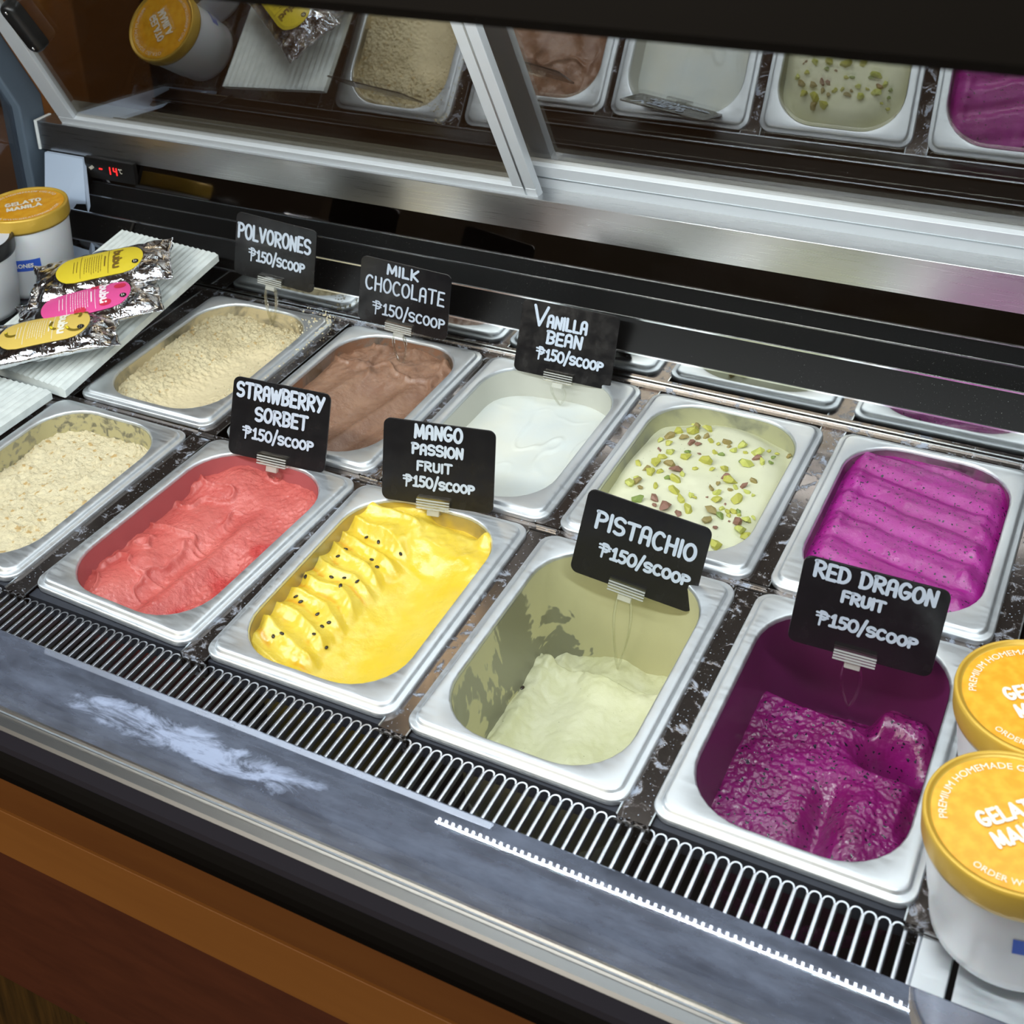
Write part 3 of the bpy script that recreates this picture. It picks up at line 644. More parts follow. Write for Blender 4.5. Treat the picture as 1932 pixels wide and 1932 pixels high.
N1, N2, N3, N4, N5 = Noise(1), Noise(2), Noise(3), Noise(4), Noise(5)
def h_crumb(u, v):
    return -0.0185 + 0.004 * N1.fbm(u * 2, v * 3, 3) + 0.0020 * N1.fbm(u * 22, v * 34, 4, 0.7) + 0.030 * np.clip(N2.val(u * 11, v * 17) - 0.34, 0, 1) + 0.006 * np.clip(N3.val(u * 28, v * 42) - 0.3, 0, 1)
def h_polv(u, v):
    tr = gau(u * 0.9 - 0.35 - 0.28 * v, 0.42) * sstep(0.75, 0.3, v)
    rough = 1 - tr * 0.9
    return -0.0125 + 0.005 * sstep(0.2, -0.6, u) * sstep(-0.9, 0.2, v) - 0.010 * tr + 0.0015 * N1.fbm(u * 3, v * 4, 3) + rough * (0.0034 * N2.fbm(u * 18, v * 26, 4, 0.7) + 0.008 * np.clip(N4.val(u * 20, v * 28) - 0.3, 0, 1)) - 0.004 * sstep(0.75, 1.0, v)
def m_polv(u, v): return sstep(0.15, 0.6, gau(u * 0.9 - 0.35 - 0.28 * v, 0.42) * sstep(0.75, 0.3, v) + 0.3 * N2.fbm(u * 6, v * 8, 3))
def m_straw(u, v): return sstep(0.0, 0.25, (u - 0.12 * v) - 0.42 + 0.5 * N2.fbm(u * 3, v * 5, 3)) * sstep(0.45, 0.2, v)
def m_mango(u, v):
    w = v * 5.4 + 1.0 * u + 0.8 * N1.fbm(u * 1.5, v * 2.5, 2); rid = np.abs((w % 1.0) - 0.5) * 2
    return sstep(-0.02, -0.22, u + 0.12 * N1.val(u * 2, v * 5)) * sstep(0.35, 0.0, rid) * sstep(-0.15, 0.25, N3.fbm(u * 5, v * 7, 3)) * 0.7 * sstep(0.75, 0.4, v)
def h_straw(u, v):
    d = u - 0.12 * v
    z = -0.021 + 0.0015 * N3.fbm(u * 2, v * 3, 3)
    z += 0.007 * gau(d + 0.52, 0.28) * (0.75 + 0.6 * N1.val(u * 2, v * 6))
    z += -0.008 * gau(d + 0.08, 0.20) * sstep(0.55, 0.0, v)
    z += 0.005 * gau(d - 0.18, 0.13) * sstep(0.7, 0.3, v)
    z += -0.009 * gau(d - 0.50, 0.24) * sstep(0.35, 0.05, v + 0.25 * u)
    z += 0.007 * sstep(0.45, 0.75, v) * (1 + 0.5 * N2.fbm(u * 3, v * 3, 3))
    fold = np.abs(N4.fbm(u * 2.2 + 3, v * 5, 2)); z += 0.004 * gau(fold, 0.05) * sstep(0.1, -0.3, d) 
    z += 0.0016 * np.abs(N5.fbm(u * 9, v * 9, 3)) * sstep(0.05, 0.4, u)
    return z + 0.0006 * N2.fbm(u * 16, v * 22, 3, 0.6) + 0.0009 * N4.fbm(u * 30, v * 46, 3, 0.6) * (0.35 + 0.9 * sstep(0.2, 0.6, u) + 0.5 * sstep(0.2, 0.5, N5.fbm(u * 2.5, v * 3, 2) + 0.3))
def h_mango(u, v):
    z = -0.0165 + 0.0015 * N3.fbm(u * 2, v * 2, 2)
    left = sstep(-0.02, -0.22, u + 0.12 * N1.val(u * 2, v * 5))
    w = v * 5.4 + 1.0 * u + 0.8 * N1.fbm(u * 1.5, v * 2.5, 2)
    rid = np.abs(((w) % 1.0) - 0.5) * 2
    z += left * (0.004 + 0.0055 * rid ** 1.6 + 0.002 * N2.fbm(u * 7, v * 8, 3))
    z += -0.0065 * gau(u - 0.30, 0.36) * sstep(0.85, 0.2, v)
    z += 0.0045 * gau(u - 0.85, 0.25) * sstep(0.9, 0.5, v) 
    z += 0.0110 * sstep(0.42, 0.72, v + 0.12 * u) * (1 + 0.35 * N4.fbm(u * 3, v * 5, 3))
    z += 0.012 * gau(u - 0.80, 0.12) * gau(v - 0.86, 0.09)
    z += 0.007 * gau(u + 0.86, 0.10) * gau(v + 0.62, 0.10)
    z -= 0.006 * sstep(0.86, 1.0, np.sqrt(np.clip(v, 0, 9) ** 2 + 0.1 * u * u)) 
    return z + 0.0009 * N5.fbm(u * 5, v * 7, 3) * 1.2
def h_pist_low(u, v):
    z = -0.080 + 0.003 * N3.fbm(u * 2, v * 3, 3) + 0.0045 * np.cos(u * 7.5 + 0.6 + 0.8 * v) * 0.6
    z += 0.004 * gau(u + 0.80, 0.12) + 0.0035 * np.abs(N2.fbm(u * 6, v * 6, 3)) * (sstep(-0.4, -0.75, u) + sstep(0.5, 0.9, u) + sstep(0.35, 0.55, v))
    z += 0.004 * sstep(0.30, 0.48, v) - 0.017 * sstep(0.56, 0.64, v + 0.05 * N1.val(u * 5, v * 2))
    return z + 0.0008 * N1.fbm(u * 14, v * 20, 3)
def h_dragon_low(u, v):
    z = -0.052 + 0.002 * N3.fbm(u * 2, v * 3, 3)
    z += 0.0045 * sstep(-0.45, -0.85, v) * 0 - 0.010 * sstep(-0.35, -0.95, v)
    tr1 = gau(u - 0.42 - 0.05 * v, 0.26) * sstep(0.62, 0.40, v); z += -0.0 * tr1 + 0.006 * gau(u - 0.38, 0.22) * sstep(0.2, -0.1, v) * sstep(-1.0, -0.5, v)
    z += -0.012 * gau(u - 0.06, 0.13) * sstep(0.15, -0.15, v)
    z += -0.046 * gau(u - 0.50, 0.27) * gau(v - 0.46, 0.15) + 0.006 * gau(u - 0.50, 0.3) * gau(v - 0.26, 0.06)
    z += -0.020 * sstep(0.60, 0.70, v + 0.08 * u) * sstep(0.35, 0.1, u)
    z += 0.006 * gau(u - 0.45, 0.35) * gau(v - 0.72, 0.10) - 0.010 * sstep(0.80, 0.95, v)
    z += -0.010 * gau(u - 0.88, 0.10) * (0.8 + 1.2 * N1.val(u * 4, v * 7)) * sstep(-0.5, 0.0, v)
    return z + 0.0012 * N2.fbm(u * 9, v * 12, 3, 0.6) + 0.0009 * N4.fbm(u * 26, v * 40, 3, 0.6) * sstep(-0.6, 0.2, N5.fbm(u * 2, v * 2, 2) + 0.3)
def h_choc(u, v):
    d = u - 0.30 * v
    z = -0.0115 + 0.002 * N3.fbm(u * 1.5, v * 2, 3)
    z += -0.006 * gau(d - 0.05, 0.30) * sstep(0.5, -0.1, v) + 0.0045 * gau(d - 0.42, 0.10) * sstep(0.6, 0.1, v) - 0.004 * gau(d - 0.65, 0.15)
    z += 0.006 * gau(d + 0.42, 0.20) * sstep(0.7, 0.2, v)
    rg = sstep(0.15, 0.6, v); z += rg * (0.004 + 0.007 * N4.fbm(u * 3.2, v * 3.6, 3, 0.55) + 0.004 * gau(np.abs(N1.fbm(u * 2, v * 2.6, 2)), 0.05))
    return z + 0.0005 * N2.fbm(u * 16, v * 22, 3) + 0.0007 * N5.fbm(u * 26, v * 36, 3, 0.6) * sstep(0.0, 0.5, v + 0.3 * N1.val(u * 3, v * 3))
def h_van(u, v):
    z = -0.0255 + 0.0025 * N3.fbm(u * 1.5, v * 2, 2) + 0.0035 * sstep(-0.2, 0.5, u) * sstep(0.9, 0.3, v) 
    z += -0.0025 * gau(u + 0.1 + 0.3 * v, 0.35) + 0.003 * gau(u - 0.95, 0.12) + 0.0015 * gau(np.abs(N1.fbm(u * 2, v * 2, 2)), 0.04) * gau(v - 0.2, 0.4)
    return z
def h_pist(u, v):
    r2 = u * u + v * v * 0.9
    z = -0.004 - 0.010 * sstep(0.55, 1.25, r2) + 0.002 * N3.fbm(u * 1.6, v * 2, 3) + 0.0012 * N4.fbm(u * 3, v * 5, 2)
    z -= 0.004 * sstep(0.75, 1.0, v)
    return z
def h_drag(u, v):
    w = (v + 0.16 * u) * 3.05 + 0.25 * N1.fbm(u * 1.5, v * 2, 2) + 0.15
    wave = np.sin(w * 2 * PI); e = sstep(1.0, 0.72, np.abs(u)) * sstep(1.0, 0.85, np.abs(v))
    z = -0.0055 + 0.004 * e * (0.5 * wave + 0.18 * np.sin(w * 4 * PI + 1)) + 0.0045 * e - 0.003 * sstep(0.9, 1.0, np.abs(u))
    z += 0.0025 * gau(np.abs(u) - 0.80, 0.10) * (1 + 2 * N2.val(u * 3, v * 9)) - 0.012 * sstep(0.2, 0.9, u) * sstep(0.78, 0.98, v)
    return z + 0.0009 * N5.fbm(u * 8, v * 10, 3)
gelato('F0', 'gelato', 'gelato covered in pale yellow crumbs, in the pan at the left photo edge', h_crumb, G['crumb'], 0.018, 130, 180)
gelato('F1', 'gelato', 'red strawberry sorbet with long scooped grooves', h_straw, G['straw'], 0.020, 170, 230, m_straw)
gm = gelato('F2', 'gelato', 'yellow mango gelato with black passion fruit seeds', h_mango, G['mango'], 0.013, 170, 230, m_mango)
gelato('F3', 'gelato', 'low remnant of pale green gelato deep in its smeared pan', h_pist_low, G['pist'], 0.080, 130, 170)
gelato('F4', 'gelato', 'deep purple sorbet with tiny black seeds and a dark scooped hollow', h_dragon_low, G['dragondeep'], 0.052, 200, 270)
gelato('B0', 'gelato', 'beige crumbly gelato with one smooth scooped trough', h_polv, G['polvoron'], 0.012, 170, 230, m_polv)
gelato('B1', 'gelato', 'brown chocolate gelato with glossy folds at the back', h_choc, G['choc'], 0.008, 120, 160)
gelato('B2', 'gelato', 'smooth white vanilla gelato', h_van, G['vanilla'], 0.024, 90, 120)
gelato('B3', 'gelato', 'pale green gelato mound strewn with chopped pistachios', h_pist, G['pistpale'], 0.012, 110, 140)
gelato('B4', 'gelato', 'bright purple gelato smoothed into broad crosswise ridges', h_drag, G['dragon'], 0.006, 140, 180)

# passion fruit seeds in the mango gelato
seedm = plain('seed_black', srgb(38, 28, 18), 0.25)
v, f = lathe([(0.0001, -0.0012), (0.0011, -0.0008), (0.0015, 0.0), (0.0011, 0.0008), (0.0001, 0.0012)], 10)
proto = None
k4 = 400 / 1932
for (cx_, cy_) in ((1605,30),(1505,68),(1315,175),(1245,240),(1555,272),(1600,338),(1185,430),(1305,437),(1420,470),(1268,510),(950,425),(860,608),(905,655),(1060,768),(1165,845),(1100,880),(735,945),(655,970),(1030,950),(1140,1075),(1810,158),(2925,1440)):
    q = onsurf('F2', 380 + cx_ * k4, 1000 + cy_ * k4)
    if proto is None: proto = obj('seed', v, f, seedm, gm, True); o = proto
    else: o = proto.copy(); C.objects.link(o)
    X0, Y0, _, rz_ = PANS['F2']; dx, dy = q.x - X0, q.y - Y0; c_, s_ = math.cos(rz_), math.sin(rz_)
    o.parent = gm; o.location = (dx * c_ + dy * s_, -dx * s_ + dy * c_, q.z + 0.0003)
    o.rotation_euler = (random.uniform(-.4, .4), random.uniform(-.4, .4), random.uniform(0, PI)); o.scale = (1.5, 1.0, 0.8)
# chopped pistachios
pm = []
for nm, a, b in (('a', srgb(168, 166, 62), srgb(196, 192, 96)), ('b', srgb(146, 150, 60), srgb(150, 104, 96)), ('c', srgb(196, 200, 116), srgb(178, 180, 70)), ('d', srgb(128, 78, 86), srgb(150, 120, 80)), ('e', srgb(104, 132, 70), srgb(150, 160, 80))):
    t = NT('pistachio_' + nm); t.set(Base_Color=t.ramp(t.noise(420, 3, 0.6), (0.42, a), (0.6, b)), Roughness=0.5); pm.append(t.m)
rs = np.random.RandomState(5); shapes = []
for k in range(9):
    bm = bmesh.new(); el = (1.0, rs.uniform(0.55, 0.8), rs.uniform(0.4, 0.6))
    for _ in range(16):
        d = rs.normal(size=3); d /= np.linalg.norm(d); d *= rs.uniform(0.8, 1.0); bm.verts.new(d * el)
    if k % 3 == 0:
        for vv in bm.verts: vv.co.z = max(vv.co.z, -0.1); vv.co.x += 0.15 * vv.co.z
    bmesh.ops.convex_hull(bm, input=bm.verts); bmesh.ops.delete(bm, geom=[q for q in bm.verts if not q.link_faces], context='VERTS')
    me = bpy.data.meshes.new('pistachio_piece'); bm.to_mesh(me); bm.free(); shapes.append(me)
variants = {}
NUTS = [(615,580,80),(650,620,90),(755,640,110),(620,655,110),(485,660,100),(400,705,90),(320,735,70),(390,765,70),(525,715,90),(600,760,70),(660,710,60),(740,700,60),(780,740,60),(845,765,50),(670,770,60),(925,755,70),(945,790,40),(1070,785,100),(990,830,70),(1090,845,40),(1205,850,120),(1200,900,70),(1245,930,70),(1305,835,40),(1340,893,50),(1325,940,50),(1380,860,50),(410,845,75),(300,805,25),(315,825,35),(570,845,60),(550,890,85),(675,857,35),(815,845,50),(875,865,50),(735,930,110),(790,1000,60),(635,993,45),(1060,925,60),(1105,955,100),(280,940,110),(335,890,70),(120,950,70),(195,990,70),(225,1030,100),(310,1020,60),(405,955,90),(470,1010,110),(520,1045,50),(450,1090,90),(385,1075,60),(900,1000,90),(915,1070,70),(965,1115,110),(1005,1165,50),(955,1185,40),(1080,1155,70),(1110,1205,60),(1160,1235,40),(1165,1105,60),(845,1127,50),(785,1175,60),(835,1215,65),(40,1130,100),(100,1110,80),(135,1165,60),(110,1085,60),(275,1150,55),(450,1200,95),(510,1275,85),(600,1235,60),(635,1258,45),(265,1270,80),(110,1280,90),(835,1285,85),(1015,1280,110),(745,1250,25),(910,1315,25),(360,1340,130),(265,1325,45),(570,1370,85),(480,1400,70),(785,1385,120),(740,1470,90),(860,1430,80),(880,1355,50),(930,1385,50),(980,1385,60),(1030,1385,50),(1035,1415,45),(940,1420,45),(1020,1480,90),(1110,1465,90),(1165,1440,45),(1045,1550,110),(820,1530,45),(945,1470,25),(820,1700,110),(1110,1620,110),(1490,880,60)]
for (cx_, cy_, s_) in NUTS:
    q = onsurf('B3', 1180 + cx_ * k4, 680 + cy_ * k4); ki = int(rs.randint(9)); mi = int(rs.choice(5, p=[.34, .2, .24, .1, .12]))
    if s_ <= 35: mi = 3
    if (ki, mi) not in variants:
        me = shapes[ki].copy(); me.materials.append(pm[mi]); variants[(ki, mi)] = me
    o = bpy.data.objects.new('pistachio_piece', variants[(ki, mi)]); C.objects.link(o)
    r = s_ * k4 / 2 * 1.55 * 0.00046
    o.scale = (r, r, r); o.location = (q.x, q.y, q.z + r * 0.25); o.rotation_euler = (rs.uniform(-.5, .5), rs.uniform(-.5, .5), rs.uniform(0, 6.28))
    tag(o, 'chopped pistachio piece strewn on the pale green gelato', 'nut', 'chopped pistachios on the gelato')

# ---------------------------------------------------------------- price cards
def fit_card(label, key, pos, rot, lines, tip, up=0.475, seed=1):
    """pos: middle of the lower edge; rot: yaw, lean, roll in degrees"""
    W_, H_ = 0.0982, 0.0710
    T_ = Matrix.Translation(pos) @ Matrix.Rotation(math.radians(rot[0]), 4, 'Z') @ Matrix.Rotation(math.radians(rot[1]), 4, 'X') @ Matrix.Rotation(math.radians(rot[2]), 4, 'Y')
    root = empty('price_card', (0, 0, 0)); root.matrix_world = T_
    tag(root, label, 'sign', 'price cards stuck in the gelato')
    r0 = [(a, 0.0009, b + H_ / 2) for a, b, _ in rrect(0, 0, W_ / 2, H_ / 2, 0.0062, 0, 6)]
    v, f = loft([r0, [(a, -0.0009, b) for a, _, b in r0]], True, True); o = fixn(obj('card', v, f, M['card'], root)); bev(o, 0.0002, 1)
    rnd = random.Random(seed); mb = MB(); k = 0
    fn = lambda x, y, l: (x, -0.00125 - l, y)
    for (tx, u0, u1, v0, v1, wd) in lines:
        write(mb, tx, (u0 - 0.5) * W_, (u1 - 0.5) * W_, (1 - v1) * H_, (1 - v0) * H_, wd, fn, rnd, 0.80 if '/' in tx else 1.0)
    mb.obj('lettering', M['chalk'], root)
    cxl = (up - 0.5) * W_; hw = 0.0145
    c = MB().box(cxl - hw, cxl + hw, -0.0042, -0.0016, -0.0030, 0.0072).box(cxl - hw, cxl + hw, 0.0014, 0.0038, -0.0030, 0.0050)
    cl = c.obj('card_clip', M['clip'], root)
    rb = MB()
    for q in range(4): rb.box(cxl - hw, cxl + hw, -0.0050, -0.0042, -0.0022 + q * 0.0023, -0.0022 + q * 0.0023 + 0.0009)
    rb.obj('clip_rib', M['rib'], cl)
    box('clip_block', cxl - 0.0055, cxl + 0.0055, -0.0035, 0.0015, -0.0085, -0.0030, M['milky'], root, bevel=0.0008)
    # two clear prongs that bow out and meet at the tip
    tl = T_.inverted() @ Vector(tip)
    for sg in (-1, 1):
        pts = []
        a0 = Vector((cxl + sg * 0.0050, -0.001, -0.0065))
        for q in range(9):
            t_ = q / 8; pp = a0.lerp(tl, t_); pp.x += sg * 0.0045 * math.sin(t_ * PI) ** 0.8 * (1 - 0.5 * t_); pts.append(pp)
        v = []; f = []
        for q, pp in enumerate(pts):
            r = 0.0010 if q < 8 else 0.0006
            v += [(pp.x - r, pp.y - r * 1.6, pp.z), (pp.x + r, pp.y - r * 1.6, pp.z), (pp.x + r, pp.y + r * 1.6, pp.z), (pp.x - r, pp.y + r * 1.6, pp.z)]
        for q in range(8):
            for e in range(4): f.append((4 * q + e, 4 * q + (e + 1) % 4, 4 * q + 4 + (e + 1) % 4, 4 * q + 4 + e))
        obj('prong', v, f, M['clip'], root, True)
PR = '$150/SCOOP'
fit_card('black card reading STRAWBERRY SORBET, clipped above the red sorbet', 'F1', (-0.7009, 0.8333, 0.0041), (6.8, -19.4, 1.9),
  [('STRAWBERRY', .035, .955, .042, .262, .0030), ('SORBET', .245, .805, .325, .525, .0028), (PR, .13, .88, .605, .765, .0023)], P(525, 908, -.016), seed=3)
fit_card('black card reading MANGO PASSION FRUIT, clipped above the yellow gelato', 'F2', (-0.5351, 0.834, 0.0056), (11.9, -15.4, 1.2),
  [('MANGO', .275, .72, .012, .205, .0027), ('PASSION', .255, .73, .25, .40, .0024), ('FRUIT', .305, .635, .465, .595, .0021), (PR, .185, .84, .655, .80, .0022)], P(820, 968, -.004), seed=4)
fit_card('black card reading PISTACHIO on long clear prongs above the nearly empty pan', 'F3', (-0.3546, 0.8168, -0.0095), (10.6, -13.6, 11.9),
  [('PISTACHIO', .10, .93, .205, .43, .0028), (PR, .175, .935, .555, .72, .0025)], P(1165, 1262, -.088), seed=5)
fit_card('black card reading RED DRAGON FRUIT over the purple pan beside the tubs', 'F4', (-0.1746, 0.7955, 0.0091), (12.4, -4.5, 8.9),
  [('RED DRAGON', .07, .925, .012, .215, .0027), ('FRUIT', .29, .605, .27, .42, .0025), (PR, .15, .87, .565, .725, .0024)], P(1600, 1335, -.060), seed=6)
fit_card('black card reading POLVORONES at the back left, in the beige gelato', 'B0', (-0.8671, 1.0665, 0.040), (5.2, -7.5, 6.5),
  [('POLVORONES', .02, .95, .145, .41, .0029), (PR, .17, .89, .525, .72, .0024)], P(514, 612, -.014), seed=7)
fit_card('black card reading MILK CHOCOLATE, clipped above the brown gelato', 'B1', (-0.6978, 1.0507, 0.0269), (7.7, -5.4, 6.9),
  [('MILK', .29, .655, .03, .21, .0025), ('CHOCOLATE', .06, .95, .26, .50, .0021), (PR, .155, .975, .65, .845, .0020)], P(758, 692, -.010), seed=8)
fit_card('black card reading VANILLA BEAN, clipped above the white gelato', 'B2', (-0.5259, 1.0602, 0.0024), (8.2, -22.7, 4.5),
  [('V', .12, .29, .04, .34, .0028), ('ANILLA', .27, .70, .145, .34, .0027), ('BEAN', .285, .67, .36, .555, .0027), (PR, .20, .91, .61, .78, .0024)], P(1057, 765, -.024), seed=9)

# ---------------------------------------------------------------- tubs
def bent_text(mb, s_, R, a_mid, size, bold, z, top=True):
    v, f = text_verts(s_, size, bold); out = []
    for x_, y_, _ in v:
        if top: a = a_mid - x_ / R; rr = R + y_
        else: a = a_mid + x_ / R; rr = R - y_
        out.append((rr * math.cos(a), rr * math.sin(a), z))
    mb.add(out, f)
t = NT('orange_lid_print'); t.set(Base_Color=t.ramp(t.noise(120, 3), (0.4, srgb(226, 156, 26)), (0.62, srgb(236, 172, 44))), Roughness=0.35); M['orange'] = t.m
t = NT('tub_white'); t.set(Base_Color=srgb(222, 222, 224), Roughness=0.35, Subsurface_Weight=0.2, Subsurface_Scale=0.01); M['tub'] = t.m
def tub(x, y, h, r, label, lidm, top_m, rot, text=True, z0=0.0, patch=None):
    t_ = empty('gelato_tub', (x, y, z0), rot); tag(t_, label, 'tub')
    hb = h - 0.004
    v, f = lathe([(0.0005, 0.003), (r * 0.80, 0.003), (r * 0.83, 0.0), (r * 0.85, 0.0), (r * 0.86, 0.006), (r * 0.87, 0.020), (r * 0.90, 0.024), (r * 0.955, h * 0.80), (r * 0.965, hb)], 72)
    obj('tub_body', v, f, M['tub'], t_, True)
    lh = 0.0175
    v, f = lathe([(r * 0.962, h - lh), (r * 0.985, h - lh - 0.001), (r * 1.0, h - lh + 0.002), (r * 1.0, h - 0.003), (r * 0.99, h - 0.0008), (r * 0.965, h), (r * 0.945, h - 0.0010), (r * 0.93, h - 0.0022), (r * 0.90, h - 0.0026), (0.0005, h - 0.0026)], 96)
    ld = obj('tub_lid', v, f, lidm, t_, True)
    v, f = lathe([(r * 0.905, h - 0.0022), (0.0003, h - 0.0022)], 72); obj('lid_print', v, f, top_m, ld)
    if text:
        mb = MB(); z = h - 0.0018
        for s_, y0_, hw_ in (('GELaTO', 0.0016, 0.0205), ('MaNILa', -0.0128, 0.0200)):
            write(mb, s_, -hw_, hw_, y0_, y0_ + 0.0112, 0.0023, lambda a, b, l: (a, b, z + l), random.Random(1), adv=0.20, jit=0)
        bent_text(mb, 'PREMIUM HOMEMADE GELATO', r * 0.74, PI / 2, 0.0064, 0.0, z)
        bent_text(mb, 'ORDER WWW.GELATOMANILA.COM', r * 0.84, -PI / 2, 0.0058, 0.0, z, False)
        mb.obj('lid_lettering', M['print_white'], ld)
    if patch:
        a0, a1, z0_, z1_, word = patch; v = []; f = []; n = 10
        rad = lambda z: r * (0.90 + 0.055 * (z - 0.024) / (h * 0.80 - 0.024)) + 0.0004
        for k in range(n + 1):
            a = a0 + (a1 - a0) * k / n; v += [(rad(z0_) * math.cos(a), rad(z0_) * math.sin(a), z0_), (rad(z1_) * math.cos(a), rad(z1_) * math.sin(a), z1_)]
        f = [(2 * k, 2 * k + 2, 2 * k + 3, 2 * k + 1) for k in range(n)]
        pt = obj('blue_patch', v, f, M['blue'], t_)
        if word:
            tv, tf = text_verts(word, 0.0068, 0.0002); am = (a0 + a1) / 2; zc = (z0_ + z1_) / 2 - 0.0024; mb = MB()
            mb.add([((rad(zc) + 0.0004) * math.cos(am + p_[0] / rad(zc)), (rad(zc) + 0.0004) * math.sin(am + p_[0] / rad(zc)), zc + p_[1]) for p_ in tv], tf)
            mb.obj('patch_lettering', M['print_white'], pt)
    return t_
lc = P(44, 384, 0.1)
tub(lc.x, lc.y, 0.100, 0.0495, 'white tub with gold lid at the far left, behind the foil pouches', M['gold'], M['orange'], math.radians(50), patch=(-2.75, -1.45, 0.036, 0.050, 'POLVORONES'))
bl = plain('black_lid', srgb(34, 34, 36), 0.35); wl = plain('white_lid_print', srgb(214, 220, 232), 0.5)
c_ = P(-62, 452, 0.088)
tub(c_.x, c_.y, 0.088, 0.0490, 'white tub with black-rimmed lid, cut off by the left photo edge', bl, wl, 0.2, text=False)
c2 = P(1922, 1546, 0.080); tub(c2.x, c2.y, 0.0765, 0.0500, 'nearer gold-lidded white tub at the right photo edge', M['gold'], M['orange'], math.radians(42), z0=0.0035, patch=(-2.16, -1.2, 0.031, 0.042, None))
c1 = P(1962, 1330, 0.080); tub(c1.x, c1.y + 0.008, 0.0765, 0.0500, 'gold-lidded white tub standing behind the nearer one at the right edge', M['gold'], M['orange'], math.radians(36), z0=0.0035)

# ---------------------------------------------------------------- left end: cover plates, boards, pouches
t = NT('cover_steel'); t.set(Base_Color=srgb(120, 124, 128), Metallic=1.0, Roughness=t.ramp(t.noise(40, 5, 0.6), (0.35, (0.18,)), (0.7, (0.4,)))); M['cover'] = t.m
for y0, y1 in ((0.619, 0.846), (0.858, 1.084)):
    cpart(box('cover_plate', -1.150, -0.9895, y0, y1, -0.014, -0.007, M['cover'], bevel=0.001))
cpart(box('end_shelf', -1.292, -1.152, 0.572, 1.086, -0.012, -0.0008, M['cover'], bevel=0.001))
cpart(box('end_wall', -1.295, -1.290, 0.512, 1.15, -0.95, -0.012, M['greyblue']))
def foam_board(label, x0, x1, y0, y1, za, zb, th, rz=0.0):
    nx_, ny_ = 60, 8; cx, cy = (x0 + x1) / 2, (y0 + y1) / 2; V = []; F = []
    for side in (0, 1):
        for j in range(ny_ + 1):
            for i in range(nx_ + 1):
                X = x0 + (x1 - x0) * i / nx_; Y = y0 + (y1 - y0) * j / ny_
                zt = za + (zb - za) * j / ny_
                e = min(i, nx_ - i) / 1.5; rd = 0.0014 * max(0, 1 - e) ** 2
                rp = 0.00075 * math.sin(i / nx_ * 2 * PI * 19)
                V.append((X - cx, Y - cy, zt + rp - rd if side == 0 else zt - th + rd))
    n = (nx_ + 1) * (ny_ + 1); g = lambda i, j, s_: s_ * n + j * (nx_ + 1) + i
    for j in range(ny_):
        for i in range(nx_):
            F.append((g(i, j, 0), g(i + 1, j, 0), g(i + 1, j + 1, 0), g(i, j + 1, 0))); F.append((g(i, j, 1), g(i, j + 1, 1), g(i + 1, j + 1, 1), g(i + 1, j, 1)))
    for i in range(nx_): F.append((g(i, 0, 0), g(i, 0, 1), g(i + 1, 0, 1), g(i + 1, 0, 0))); F.append((g(i, ny_, 0), g(i + 1, ny_, 0), g(i + 1, ny_, 1), g(i, ny_, 1)))
    for j in range(ny_): F.append((g(0, j, 0), g(0, j + 1, 0), g(0, j + 1, 1), g(0, j, 1))); F.append((g(nx_, j, 0), g(nx_, j, 1), g(nx_, j + 1, 1), g(nx_, j + 1, 0)))
    o = obj('foam_board', V, F, M['foam'], None, False); o.location = (cx, cy, 0); o.rotation_euler = (0, 0, rz)
    return tag(o, label, 'board', 'white foam boards covering the left end')
foam_board('ridged white foam board carrying the silver pouches, back row at left', -1.105, -0.955, 0.850, 1.082, 0.0115, 0.0560, 0.0105, math.radians(-4.0))
foam_board('white foam board in the front row, below the silver pouches', -1.130, -0.975, 0.606, 0.838, 0.0110, 0.0110, 0.0105)

